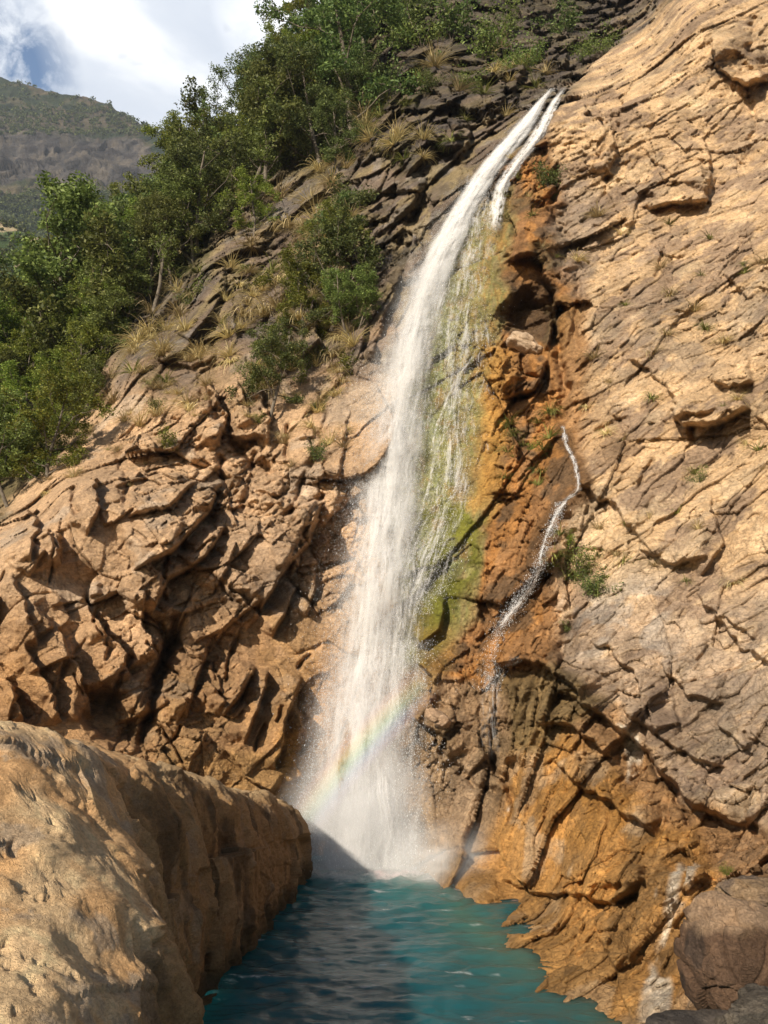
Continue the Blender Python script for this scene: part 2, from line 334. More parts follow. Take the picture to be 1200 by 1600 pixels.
for a in [
 ([(499,790),(484,845),(446,888),(410,955)], 1.7, 85, 3, UL), ([(338,765),(330,800),(275,858),(212,890)], 1.8, 75, 3, (-.5,-1)),
 ([(350,828),(325,868),(262,905),(236,960)], 1.3, 50, 3, (-.7,-1)), ([(225,925),(222,975),(246,1022)], 1.1, 45, 3, LF),
 ([(300,760),(262,800),(200,812)], .8, 40, 3, UP), ([(400,1045),(376,1085),(350,1118)], 1.1, 40, 3, UL),
 ([(448,430),(492,470),(500,535),(480,560)], 1.9, 60, 3, (-1,.2)), ([(380,470),(430,440),(470,430)], 1.0, 50, 4, (.2,1)),
 ([(548,640),(526,750),(518,830),(500,900)], .35, 40, 3, LF), ([(330,590),(355,650),(340,700)], 1.2, 50, 3, LF),
 ([(385,560),(420,640),(425,690)], .9, 50, 3, LF), ([(240,560),(300,575),(340,560)], .7, 40, 4, UP),
 ([(45,790),(60,830),(48,880)], .9, 40, 3, LF), ([(85,830),(100,880)], .7, 35, 3, LF), ([(150,745),(156,800),(140,835)], .8, 40, 3, LF),
 ([(20,900),(45,960),(60,1010)], .7, 40, 3, UL), ([(150,965),(190,1010),(200,1060)], 1.0, 45, 3, LF), ([(90,985),(125,1050),(150,1110)], 1.1, 35, 3, LF),
 ([(40,1010),(80,1070),(100,1120)], 1.0, 30, 3, LF), ([(10,1060),(40,1120)], .8, 30, 3, LF), ([(130,930),(170,990)], .8, 30, 3, LF),
 ([(330,1000),(310,1060),(290,1120)], .8, 40, 3, UL), ([(420,1050),(402,1110),(380,1160)], 1.0, 30, 3, UL), ([(470,1060),(446,1130),(432,1200)], .9, 30, 3, UL),
 ([(350,1170),(380,1215),(430,1240)], .6, 30, 3, UP), ([(410,940),(350,985),(300,1010)], .6, 40, 3, UP),
 ([(722,233),(680,232),(640,275)], 1.8, 50, 3, UP), ([(727,180),(735,215),(722,250)], 1.2, 50, 3, LF), ([(668,275),(650,320),(632,345)], .9, 40, 3, LF),
 ([(560,260),(600,240),(640,245)], 1.0, 50, 4, UP), ([(590,330),(560,400),(575,470)], .8, 50, 3, LF), ([(630,420),(600,500),(590,560)], .9, 40, 3, LF),
 ([(860,60),(830,100),(800,150)], 1.6, 60, 4, LF), ([(760,100),(790,140),(780,190)], 1.4, 50, 4, LF), ([(900,60),(880,110)], 1.5, 50, 4, LF), ([(660,120),(700,170),(760,180)], 1.0, 50, 4, UP),
 # the mid rocks and the right cliff
 ([(795,410),(840,400),(868,470),(860,540)], 1.4, 45, 3, UP), ([(780,560),(790,620),(835,610),(858,560)], 1.2, 35, 3, UP),
 ([(905,170),(960,205),(955,275)], .9, 60, 3, LF), ([(970,150),(965,200),(930,270)], .7, 60, 4, (1,0)),
 ([(1018,328),(1060,320),(1108,310)], 1.0, 60, 3, UP), ([(1108,60),(1125,110),(1160,135),(1200,128)], 1.3, 60, 3, UP), ([(1100,215),(1110,255),(1104,300)], .9, 50, 3, LF),
 ([(1046,640),(1068,668),(1120,668),(1175,640)], 1.2, 55, 3, UP), ([(1110,590),(1140,610),(1180,600)], .6, 50, 4, UP), ([(900,760),(960,790),(990,830)], .6, 60, 4, UP),
 ([(870,1080),(930,1112),(1002,1165),(1085,1262),(1165,1292)], 1.0, 50, 3, (.5,-1)), ([(985,1120),(1060,1180),(1130,1200)], .5, 45, 3, UP),
 ([(1030,1040),(1080,1090),(1130,1100)], .4, 50, 3, UP), ([(930,1000),(990,1050),(1010,1110)], .45, 50, 3, (1,-1)), ([(1090,930),(1150,1010),(1200,1040)], .4, 60, 3, (1,-1)),
 ([(770,1036),(830,1034),(878,1062),(920,1100)], 1.3, 45, 3, UP), ([(790,1060),(800,1130),(790,1190)], .9, 35, 3, (1,0)), ([(840,1130),(905,1145),(960,1185)], .9, 40, 3, UP),
 ([(860,1190),(930,1240),(1020,1300)], .7, 40, 3, UP), ([(905,1395),(960,1412),(1012,1382)], 1.1, 50, 3, UP), ([(780,1370),(850,1398),(905,1398)], .5, 40, 3, UP),
 ([(650,1035),(672,1060),(668,1100)], .8, 30, 3, (1,-1)), ([(640,1125),(690,1145),(700,1185)], .8, 35, 3, UP), ([(700,930),(690,980),(650,1010)], .6, 40, 3, UP),
 ([(1040,1290),(1000,1400),(985,1500)], .7, 40, 3, (1,0)), ([(930,1440),(960,1520),(990,1590)], .5, 40, 3, (1,0)), ([(1080,1290),(1075,1380),(1050,1450)], .6, 30, 3, (1,0)),
 ([(1110,780),(1130,850),(1100,900)], .5, 50, 3, (-1,-1)), ([(1000,860),(1060,880),(1110,870)], .45, 50, 3, UP), ([(980,560),(1040,600),(1060,640)], .35, 60, 4, UP),
]: stroke(a[0], a[1]*1.2, a[2], a[3], a[4])
stroke(SHOULDER, 2.2, 70, 4, (1, 1))
for a in [
 ([(284,955),(256,1030),(238,1105),(216,1168)], 2.2, 8), ([(505,765),(478,830),(440,900)], .7, 4), ([(310,600),(350,655),(378,705),(430,740)], 1.3, 7),
 ([(240,960),(262,1000),(250,1040)], 1.0, 5), ([(345,705),(350,760),(322,790)], 1.0, 5), ([(500,600),(505,690),(480,740)], .5, 4), ([(400,700),(380,800)], .6, 4),
 ([(560,330),(600,300),(640,300)], .8, 5), ([(640,350),(655,300),(670,262)], 1.0, 5), ([(430,350),(470,330),(500,350)], .6, 4), ([(355,400),(390,440),(430,460)], .7, 5),
 ([(180,700),(200,760),(195,800)], .6, 4), ([(110,760),(125,810)], .6, 4), ([(870,260),(862,330),(890,380)], .8, 5), ([(860,440),(866,520),(885,600),(880,660)], 1.0, 7),
 ([(900,420),(898,520),(880,560)], .5, 4), ([(840,380),(850,420)], .8, 6), ([(960,210),(945,300),(900,360)], .35, 3), ([(1180,20),(1170,90)], .8, 5), ([(1160,130),(1180,190),(1170,260)], .6, 5),
 ([(1075,670),(1085,690)], .8, 6), ([(760,1180),(790,1230),(800,1290)], .9, 6), ([(700,1190),(740,1230),(780,1240)], .6, 4), ([(1165,1290),(1200,1320)], .6, 5), ([(1010,1170),(1060,1250),(1080,1290)], .6, 4),
]: stroke(a[0], a[1], 20, a[2])
rs = random.Random(17); z_hill_c = lambda x, y: x < 250 and y < 800-x*1.2
for _ in range(95):                                            # joints of the left cliff, mostly steep
    x, y = rs.uniform(-60, 500), rs.uniform(560, 1200)
    if y < 900-x*1.1 or z_hill_c(x, y): continue
    a_ = R(rs.choice([62, 62, 70, 118, 125, 20])+rs.gauss(0, 9)); ln = rs.uniform(25, 85); c_, s_ = math.cos(a_)*ln/2, -math.sin(a_)*ln/2
    pl = [(x-c_, y-s_), (x+rs.uniform(-5, 5), y+rs.uniform(-5, 5)), (x+c_, y+s_)]
    if rs.random() < .5: stroke(pl, rs.uniform(.3, .8), 12, rs.uniform(1.8, 3), None, 3)
    else: stroke(pl, rs.uniform(.4, .9), rs.uniform(22, 40), 2.5, UL, 3)
for _ in range(34):                                            # thin splits in the tan slope
    x, y = rs.uniform(900, 1290), rs.uniform(60, 1250)
    a_ = R(rs.choice([-38, -38, -50, 30, 65])+rs.gauss(0, 10)); ln = rs.uniform(20, 70); c_, s_ = math.cos(a_)*ln/2, -math.sin(a_)*ln/2
    pl = [(x-c_, y-s_), (x+rs.uniform(-4, 4), y+rs.uniform(-4, 4)), (x+c_, y+s_)]
    if rs.random() < .5: stroke(pl, rs.uniform(.15, .45), 12, rs.uniform(2, 3.5), None, 3)
    else: stroke(pl, rs.uniform(.2, .5), rs.uniform(22, 45), 2.5, UP, 3)
pit(820, 490, 38, 48, 2.4); pit(175, 1110, 50, 40, 2.2, .5); pit(300, 830, 34, 22, 1.0, -.5); pit(470, 500, 26, 50, 1.2); pit(815, 600, 20, 18, 1.0); pit(1090, 655, 34, 12, .9)
pit(1155, 105, 30, 18, 1.0, .3); pit(690, 245, 30, 14, 1.2, -.5); pit(620, 45, 20, 20, 1.6); pit(860, 60, 30, 30, 1.6); pit(960, 1395, 34, 16, .8); pit(890, 1000, 22, 40, .7)

# zones as soft masks
def zone(poly, soft): return sstep(-soft, soft, bil(pdist(poly, CX, CY), WX, WY))
RIGHT = [(1700,-200),(1120,-60),(1060,0),(925,105),(866,182),(848,235),(870,330),(885,420),(900,520),(895,640),(905,760),(880,830),(900,900),(870,960),(880,1040),(980,1120),(1080,1250),(1180,1300),(1700,1330)]
HILL = [(-200,330),(300,-200),(600,-200),(585,60),(560,180),(540,250),(430,270),(340,330),(330,400),(200,500),(160,590),(100,680),(0,800),(-200,900)]
BACK = [(560,-200),(1130,-200),(925,105),(866,150),(760,190),(690,260),(600,250),(545,250),(575,120)]
WALL = [(700,330),(790,300),(790,420),(775,560),(775,700),(755,820),(735,960),(650,1040),(600,1040),(620,700)]
MIDCOL = [(790,240),(860,220),(885,420),(900,520),(895,640),(905,760),(880,830),(870,960),(880,1060),(760,1080),(650,1060),(735,960),(755,820),(775,560)]
ORANGE = [(700,1400),(760,1290),(800,1180),(860,1130),(950,1180),(1020,1280),(1090,1300),(1120,1400),(1060,1500),(1090,1700),(700,1700)]
LOWMID = [(640,1040),(760,1080),(860,1050),(900,1110),(850,1150),(790,1200),(760,1300),(700,1420),(560,1420),(600,1100)]
z_right = zone(RIGHT, 16); z_hill = zone(HILL, 16); z_back = zone(BACK, 16); z_wall = zone(WALL, 12); z_mid = zone(MIDCOL, 12); z_or = zone(ORANGE, 16); z_low = zone(LOWMID, 14)

# angular relief at four scales; joints dip steeply to the right on the left cliff, gently on the right one
warp = np.stack([fbm(P0*.5, 3, 41), fbm(P0*.5, 3, 51), fbm(P0*.5, 3, 61)], -1)*.28
Q = P0+warp
RL = rotm(R(15), 0)@np.array([[math.cos(R(38)), 0, -math.sin(R(38))], [0, 1, 0], [math.sin(R(38)), 0, math.cos(R(38))]], np.float32)
QL = Q@RL.T
sm = z_right*(1-sstep(900, 1150, GY)*.7)                     # smooth slabs on the right
kb = 1-.84*sm-.6*z_wall*(1-.3*z_mid)
kb = kb*(1-.2*z_or)*(1+.25*sstep(650, 350, GY)*(1-z_right))
rg2 = 0
tintv = np.zeros(GX.shape, np.float32)
rgh = sstep(-.05, .2, fbm(P0*np.array([.16, .16, .13])+3.3, 3, 131))
for sc, amp, sd_, asp in ((5.2, 1.05, 1, 1.7), (2.1, .62, 2, 1.5), (.95, .34, 3, 1.4), (.42, .17, 4, 1.3), (.2, .07, 5, 1.1)):
    q = QL/np.array([sc, sc, sc*asp], np.float32)
    h, e, idr = facets(q, sd_, {5.2: 1.6, 2.1: 1.5, .95: 1.3, .42: 1.3, .2: 1.3}[sc])
    ka = kb if sc > .5 else .45+.55*kb
    if sc < 3: ka = ka*(.26+.74*rgh)
    D += (amp*ka*(h-(.22 if sc > 1.5 else .42)*np.exp(-(e/(.02 if sc > 3 else .035 if sc > 1.5 else .06))**2)*idr*1.3)).astype(np.float32)
    tintv += (idr-.5)*{5.2: .14, 2.1: .2, .95: .24, .42: .26, .2: .18}[sc]*np.clip(ka+.15, 0, 1)
# slabby strata on the right: thin leaning plates
RR = np.array([[math.cos(R(-34)), 0, -math.sin(R(-34))], [0, 1, 0], [math.sin(R(-34)), 0, math.cos(R(-34))]], np.float32)
QR = Q@RR.T
h, e, idr = facets(QR/np.array([2.6, 2.6, .75], np.float32), 71, 1.0); D += (.24*z_right*(h-.08*np.exp(-(e/.05)**2))).astype(np.float32); tintv += z_right*(idr-.5)*.16
h, e, idr2 = facets(QR/np.array([.9, .9, .28], np.float32), 72, 1.0); D += (.16*z_right*(h-.25*np.exp(-(e/.06)**2))).astype(np.float32); tintv += z_right*(idr2-.5)*.16
h, e, idr2 = facets(QR/np.array([7, 7, 3.5], np.float32), 73, 1.0); D += (.42*z_right*h).astype(np.float32)
fb = fbm(P0*.8, 6, 81, .55); D += (fb*.10*(1-.4*z_right)).astype(np.float32)
D += (-np.abs(fbm(P0*np.array([1.2, 1.2, .35]), 5, 91))*.5*(z_back+z_mid*.5)).astype(np.float32)
shd = pdist([(640,1362),(700,1375),(725,1400),(735,1440),(760,1470),(850,1515),(925,1548),(960,1590),(1000,1640)], GX, GY, closed=False)
D *= 1-.6*sstep(80, 8, -shd if shd.max() <= 0 else shd)*(GX > 690)
h, e, idr = facets(P0@rotm(R(10), R(8)).T/np.array([2.2, 2.2, 4.2], np.float32), 77, 1.4); D += (1.5*(z_back+.45*sstep(650, 450, GY)*(1-z_right)*(1-z_wall)*(1-z_mid)*(1-z_back))*(h-.25*np.exp(-(e/.04)**2))).astype(np.float32); tintv += z_back*(idr-.5)*.4
# the shoulder: the ground behind it lies far back
ds = pdist(SHOULDER, GX+wf*3, GY+wf*3, closed=False)
side = np.interp(GY, [-60, 0, 52, 105, 148, 182, 215], [1120, 1060, 985, 925, 885, 866, 850])
beyond = GX < side
# skyline of the hillside: fall away beyond it
SKY = [(-400,700),(-60,600),(30,560),(110,470),(165,405),(215,330),(250,285),(300,245),(350,222),(410,170),(465,105),(505,30),(540,-140),(1900,-140),(1900,1800),(-400,1800)]
dsk = bil(pdist(SKY, CX, CY), GX+wx_*14+wf*5, GY+wy_*14)
mv = (P0-np.array([0, 0, CAMZ])); mv /= np.linalg.norm(mv, axis=-1, keepdims=True)
DIR = NB*.1-mv*.9
PT = P0+DIR*D[..., None]
drop = np.where(dsk < 0, np.minimum(-dsk*.55, 16), 0)
PT = PT+np.stack([0*drop, drop, -.6*drop], -1)

# colours (what the rock itself is, but for the cave's painted shade)
def lay(col, c, m): m = np.clip(m, 0, 1)[..., None]; return col*(1-m)+np.array(c, np.float32)*m
col = np.zeros(GX.shape+(3,), np.float32)+np.array((.49, .325, .19), np.float32)
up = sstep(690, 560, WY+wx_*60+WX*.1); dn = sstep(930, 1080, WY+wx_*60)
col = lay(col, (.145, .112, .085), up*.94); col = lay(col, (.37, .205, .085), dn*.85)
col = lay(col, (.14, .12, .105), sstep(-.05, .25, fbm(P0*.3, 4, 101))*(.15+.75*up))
col = lay(col, (.40, .36, .30), sstep(.18, .35, fbm(P0*.5, 5, 103))*.35)
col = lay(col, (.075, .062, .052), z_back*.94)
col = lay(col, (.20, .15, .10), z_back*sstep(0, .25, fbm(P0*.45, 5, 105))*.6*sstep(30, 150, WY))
col = lay(col, (.57, .39, .22), z_right)
col = lay(col, (.40, .30, .215), z_right*sstep(860, 1000, WY)*.75)
col = lay(col, (.27, .19, .13), z_right*sstep(.0, .16, fbm(QR*np.array([.45, .45, .9]), 6, 107, .6))*.8)
col = lay(col, (.64, .48, .30), z_right*sstep(.10, .3, fbm(QR*np.array([.5, .5, 1.3])+20, 6, 109, .6))*.5)
col = lay(col, (.30, .15, .055), z_mid*.9); col = lay(col, (.42, .20, .06), z_mid*sstep(0, .3, fbm(P0*np.array([1, 1, .3]), 5, 111))*.8)
col = lay(col, (.11, .075, .045), z_mid*sstep(.05, .3, fbm(P0*.8+4, 5, 113))*.75)
col = lay(col, (.30, .20, .115), z_low*.85); col = lay(col, (.20, .135, .07), z_low*sstep(0, .25, fbm(P0*.5+3, 5, 114))*.7)
col = lay(col, (.48, .25, .075), z_or*.92); col = lay(col, (.24, .14, .055), z_or*sstep(-.02, .22, fbm(P0*.7+8, 6, 115))*.75)
col = lay(col, (.50, .36, .22), z_or*sstep(.08, .3, fbm(P0*.8+18, 6, 117))*.65)
strk = fbm(P0*np.array([2.2, 2.2, .18]), 5, 119); mossn = fbm(P0*np.array([3, 3, 1.6]), 6, 120, .7)
col = lay(col, (.21, .215, .075), z_wall*.95); col = lay(col, (.38, .20, .06), z_wall*sstep(690, 785, WX)*.85*sstep(-.3, .25, strk))
col = lay(col, (.30, .33, .17), z_wall*sstep(.1, .4, strk)*.6); col = lay(col, (.10, .10, .035), z_wall*sstep(.08, .3, mossn)*.6); col = lay(col, (.34, .19, .06), z_wall*sstep(.12, .35, -mossn)*.5); col = lay(col, (.30, .21, .10), z_wall*sstep(.1, .35, -strk)*.6)
def patch(poly, c, k, soft=14, th=None):
    global col
    m = zone(poly, soft)*k
    if th is not None: m = m*sstep(th, th+.25, fbm(P0*1.1+k*7, 5, int(poly[0][0])))
    col = lay(col, c, m)
patch([(660,800),(760,800),(740,900),(700,960),(640,1080),(630,960)], (.15, .15, .022), .95, 14, -.22)
patch([(640,960),(720,960),(700,1050),(640,1120)], (.24, .15, .04), .6)
patch([(760,540),(800,560),(780,760),(740,800)], (.45, .235, .06), .8)
patch([(850,430),(900,430),(930,640),(900,720),(860,620)], (.38, .18, .055), .8)
patch([(900,420),(910,560),(1000,700),(960,740),(890,720),(870,560)], (.33, .21, .11), .5)
patch([(870,280),(930,300),(930,380),(900,470),(860,420)], (.30, .23, .17), .7)
patch([(980,300),(1030,280),(1040,400),(960,440)], (.29, .22, .165), .55, 20, -.1)
patch([(920,480),(1250,400),(1250,520),(960,640)], (.30, .235, .17), .55, 30, -.1)
patch([(1060,180),(1200,180),(1200,330),(1050,330)], (.31, .22, .15), .6, 20, -.1)
patch([(1110,40),(1250,20),(1250,180),(1120,150)], (.24, .17, .11), .6, 20, -.15)
patch([(880,930),(1050,900),(1060,1050),(900,1020)], (.38, .345, .30), .5, 20, -.05)
patch([(1040,1000),(1250,900),(1250,1250),(1120,1180)], (.28, .225, .17), .55, 25, -.1)
patch([(868,655),(888,655),(905,715),(918,770),(900,790),(876,812),(862,860),(856,905),(835,950),(800,990),(752,1000),(770,965),(812,920),(832,860),(858,800),(885,770),(886,730),(872,700)], (.13, .07, .03), .85, 7)
patch([(770,1040),(880,1050),(960,1110),(900,1150),(800,1180)], (.19, .13, .055), .85)
patch([(880,1150),(1000,1230),(1060,1320),(900,1330),(830,1230)], (.40, .20, .05), .6, 14, -.1)
for pl in ([(1055,1355),(1035,1440),(1022,1500),(1032,1500),(1052,1430),(1068,1360)], [(1080,1360),(1055,1440),(1066,1430),(1090,1365)], [(1015,1500),(1000,1600),(1045,1600),(1045,1520)], [(1020,1390),(1025,1410),(1010,1450),(1004,1430)],
           [(780,1250),(755,1330),(770,1340),(800,1260)], [(980,1140),(1010,1150),(1000,1220),(985,1210)]):
    patch(pl, (.66, .58, .46), .9, 5, -.24)
patch([(430,1150),(470,1120),(470,1290),(425,1260)], (.42, .22, .06), .85, 10)
patch([(250,1160),(440,1180),(450,1260),(240,1260)], (.33, .20, .075), .6)
patch([(160,1080),(330,1040),(400,1200),(220,1180)], (.30, .19, .09), .5, 20, -.1)
patch([(420,960),(500,900),(480,1100),(400,1150)], (.34, .20, .08), .5, 20, -.1)
patch([(330,830),(500,780),(420,960),(330,930)], (.36, .25, .16), .6)
patch([(330,480),(540,430),(560,580),(400,660)], (.20, .15, .11), .5, 25, -.1)
patch([(790,430),(860,430),(870,530),(790,530)], (.09, .06, .035), .85, 8)  # cave recess: its shade put into the colour
patch([(650,1180),(770,1200),(760,1330),(640,1330)], (.34, .24, .15), .6, 20)
gm = z_hill*.9+(1-z_right)*sstep(600, 480, WY)*sstep(0, .2, fbm(P0*.6+2, 5, 121))*.35
col = lay(col, (.11, .095, .045), gm)
dg = sstep(.05, .25, fbm(P0*np.array([.9, .9, .5])+5, 5, 123))*sstep(720, 450, WY)*(1-z_right)*(1-z_wall)*(1-z_mid)*(1-z_back*.7)
col = lay(col, (.30, .23, .11), dg*.5)
# dark waterline on the pool's shore
zz = PT[..., 2]
col = lay(col, (.30, .17, .06), sstep(1.0, .1, zz+fb*.6)*.5)
col *= (1+tintv*1.25)[..., None]; col *= (1+fb*.3)[..., None]; col = np.clip(col, .015, .75)
wet = np.clip(z_wall*.8+z_mid*.45+z_or*.45+z_low*.6+sstep(1050, 1200, GY)*(GX < 480)*.5, 0, 1)*sstep(-.3, .2, fb)
zid = np.where((z_hill > .5), 1, 0); zid = np.where((z_back > .5) & (zid == 0), 2, zid); zid = np.where((z_right > .5) & (GX > side), 3, zid)
zid = np.where((zid == 0) & ((z_wall > .5) | (z_mid > .5) | (z_low > .5) | ((GX > 560-(GY-560)*.14) & (GX > 560-.14*(GY-500)) & (GY > 300) & (GX < 900) & (z_or < .5))), 4, zid)
zid = np.where((zid == 0) & ((z_or > .5) | (GX > 900)), 5, zid)
F = gridF(*GX.shape); fz = zid.ravel()[F[:, 0]]
keep = dsk.ravel()[F].min(1) > -34
bey = beyond.ravel()[F]
edge_face = (bey.any(1) & ~bey.all(1)) & (GY.ravel()[F[:, 0]] < 170)
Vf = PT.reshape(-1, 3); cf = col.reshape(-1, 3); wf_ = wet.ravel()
ZN = [('cliff', 'tall fractured brown rock face left of the waterfall, above the big smooth boulder'),
      ('hillside', 'steep earthy hillside under the green trees, sloping up from the fractured cliff'),
      ('upper_cliff', 'dark craggy rock above the waterfall, dotted with shrubs'),
      ('tan_cliff', 'sunlit smooth tan rock slope right of the waterfall, stained grey in places'),
      ('waterfall_cliff', 'wet green and rust coloured rock wall behind and beside the falling water'),
      ('orange_shore_rock', 'low orange rock mass at the pool edge under the tan slope')]
for k, (nm, lb) in enumerate(ZN):
    f = F[keep & (fz == k)]
    u, inv = np.unique(f, return_inverse=True)
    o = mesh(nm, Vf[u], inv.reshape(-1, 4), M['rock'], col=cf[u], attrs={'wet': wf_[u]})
    tag(o, lb, 'cliff' if 'hill' not in nm else 'hillside', kind='structure')
def surf(px, py, lift=0):
    j = int(round((py-PY[0])/STEP)); i = int(round((px-PX[0])/STEP))
    return Vector(PT[j, i])+Vector(NB[j, i])*lift
#PART2

# ------------------------------------------------------------------ far mountain and middle hills
def relief(name, sky_pts, depthf, x0, x1, y1, step, amp, colf, label, cat, mat):
    xs = np.arange(x0, x1, step); n = int((y1-min(p[1] for p in sky_pts))/step)
    top = np.interp(xs, [p[0] for p in sky_pts], [p[1] for p in sky_pts])
    v = np.linspace(0, 1, n)[:, None]; Y_ = top[None]*(1-v)+y1*v; X_ = np.broadcast_to(xs, Y_.shape)
    P = at(X_, Y_, depthf(X_, Y_)); nb = normals(P); k = amp
    d = 0
    for sc, am in ((70, 1.4), (24, .9), (9, .45)):
        h, e, i_ = facets((P+18*np.stack([fbm(P/60, 3, 5)]*3, -1))/np.array([sc, sc, sc*1.2])/1.0, int(sc), 1); d = d+h*am*k
    d = d+fbm(P/30, 5, 3)*k*2.2
    d = d*(v**.5*.8+.2)
    P = P+nb*d[..., None]
    # the back of the hill: rolls over and goes down behind the skyline
    back = np.stack([P[0]+np.array([0, q*6, -q*q*1.2])*(amp/5) for q in (60, 30, 14, 6, 2)])
    cl = colf(X_, Y_, P, d); P = np.concatenate([back, P]); cl = np.concatenate([np.repeat(cl[:1], 5, 0), cl])
    o = mesh(name, P, gridF(*P.shape[:2]), mat, col=cl, attrs={'wet': np.zeros(P.shape[0]*P.shape[1])}, smooth=True)
    tag(o, label, cat, kind='structure'); return P
def farcol(X, Y, P, d):
    nz = fbm(P/22, 5, 8); n2 = fbm(P*np.array([1/14, 1/14, 1/90]), 5, 9)
    c = np.zeros(X.shape+(3,))+np.array((.035, .055, .018))
    c = lay(c, (.15, .12, .075), sstep(.08, .3, nz)*.6)
    band_t = np.interp(X, [-100, 0, 60, 150, 215, 235, 300], [196, 205, 206, 214, 222, 238, 260]); band_b = np.interp(X, [-100, 0, 60, 150, 215], [295, 290, 284, 292, 288])
    b = sstep(-4, 4, Y-band_t+nz*10)*sstep(4, -4, Y-band_b+nz*14)
    c = lay(c, (.105, .095, .09), b*.97); c = lay(c, (.19, .16, .125), b*sstep(.05, .3, n2)*.8); c = lay(c, (.05, .042, .04), b*sstep(.02, .25, -n2)*.85)
    b2 = sstep(-6, 6, Y-175+nz*20)*sstep(6, -6, Y-206+nz*14); c = lay(c, (.16, .12, .085), b2*.55)
    c = lay(c, (.22, .17, .11), sstep(286, 296, Y)*sstep(325, 305, Y)*.5)
    t = sstep(14, 2, Y-np.interp(X, [-100, 0, 110, 200], [100, 120, 150, 180])); c = lay(c, (.22, .16, .10), t*sstep(-.1, .2, nz)*.6*(X < 200))
    return np.clip(c*.55*(1+nz[..., None]*.5), .01, .6)
SKYL = [(-200,95),(-100,100),(0,120),(30,130),(60,138),(80,142),(110,150),(135,151),(150,160),(170,166),(200,182),(225,196),(248,206),(270,214),(300,232),(340,262),(420,330),(500,420)]
def fard(X, Y): return 760+(300-Y)*1.3-60*sstep(215, 225, Y)*sstep(300, 285, Y)*0+X*.15
PF = relief('mountain', SKYL, fard, -220, 520, 520, 1.5, 6, farcol, 'far mountain with a dark grey cliff band under its green top', 'mountain', M['far_rock'])
def midcol(X, Y, P, d):
    nz = fbm(P/9, 5, 28)
    c = np.zeros(X.shape+(3,))+np.array((.045, .075, .025)); c = lay(c, (.24, .19, .12), sstep(.05, .25, nz)*sstep(480, 420, Y)*.9)
    return np.clip(c*(1+nz[..., None]*.6), .01, .6)
PM = relief('valley_hill', [(-200,300),(-60,330),(0,345),(60,372),(120,400),(200,470),(300,600)], lambda X, Y: 330+(400-Y)*.5, -220, 300, 900, 2, 2.2, midcol, 'hazy green valley slope seen through the trees, under the far mountain', 'hillside', M['far_rock'])

# ------------------------------------------------------------------ leaf clumps, trees, shrubs, grass
rng = np.random.default_rng(5)
def leaves(cent, size, n_rng=rng, asp=.5, up=.5, droop=0):
    """one bent diamond leaf (two quads would be too many: 2 triangles as a folded quad) per centre"""
    n = len(cent); a = n_rng.normal(size=(n, 3)); a[:, 2] = a[:, 2]*.6-droop; a /= np.linalg.norm(a, axis=1)[:, None]
    b = np.cross(a, n_rng.normal(size=(n, 3))+np.array([0, 0, 1.5*up])); b /= np.linalg.norm(b, axis=1)[:, None]+1e-6
    s = size*n_rng.uniform(.6, 1.3, (n, 1)); nrm = np.cross(a, b)
    V = np.stack([cent-a*s*.5, cent+b*s*asp*.5+nrm*s*.12, cent+a*s*.5, cent-b*s*asp*.5+nrm*s*.12], 1)
    F = np.arange(n*4).reshape(n, 4); r = np.repeat(n_rng.random(n), 4)
    return V.reshape(-1, 3), F, r
def tube(pts, rad, sides=6):
    P = np.array(pts, float); T = np.gradient(P, axis=0); T /= np.linalg.norm(T, axis=1)[:, None]+1e-9
    ref = np.where(np.abs(T[:, 2:3]) < .9, np.array([[0, 0, 1.]]), np.array([[1., 0, 0]])); A = np.cross(T, ref); A /= np.linalg.norm(A, axis=1)[:, None]
    B = np.cross(T, A); th = np.linspace(0, 2*np.pi, sides, endpoint=False)
    V = P[:, None]+(np.cos(th)[None, :, None]*A[:, None]+np.sin(th)[None, :, None]*B[:, None])*np.array(rad)[:, None, None]
    return V.reshape(-1, 3), gridF(len(P), sides, True)
class Acc:
    def __init__(s): s.V = []; s.F = []; s.n = 0
    def add(s, V, F): s.V.append(V); s.F.append(F+s.n); s.n += len(V)
    def get(s): return np.concatenate(s.V), np.concatenate(s.F)
def branch(p, d, Ln, r0, k=6, curl=.25, rg=rng, grav=.1):
    pts = [np.array(p, float)]; d = np.array(d, float)/np.linalg.norm(d)
    for i in range(k):
        d = d+rg.normal(size=3)*curl*.5+np.array([0, 0, grav]); d /= np.linalg.norm(d); pts.append(pts[-1]+d*Ln/k)
    return np.array(pts), np.linspace(r0, r0*.3, k+1)
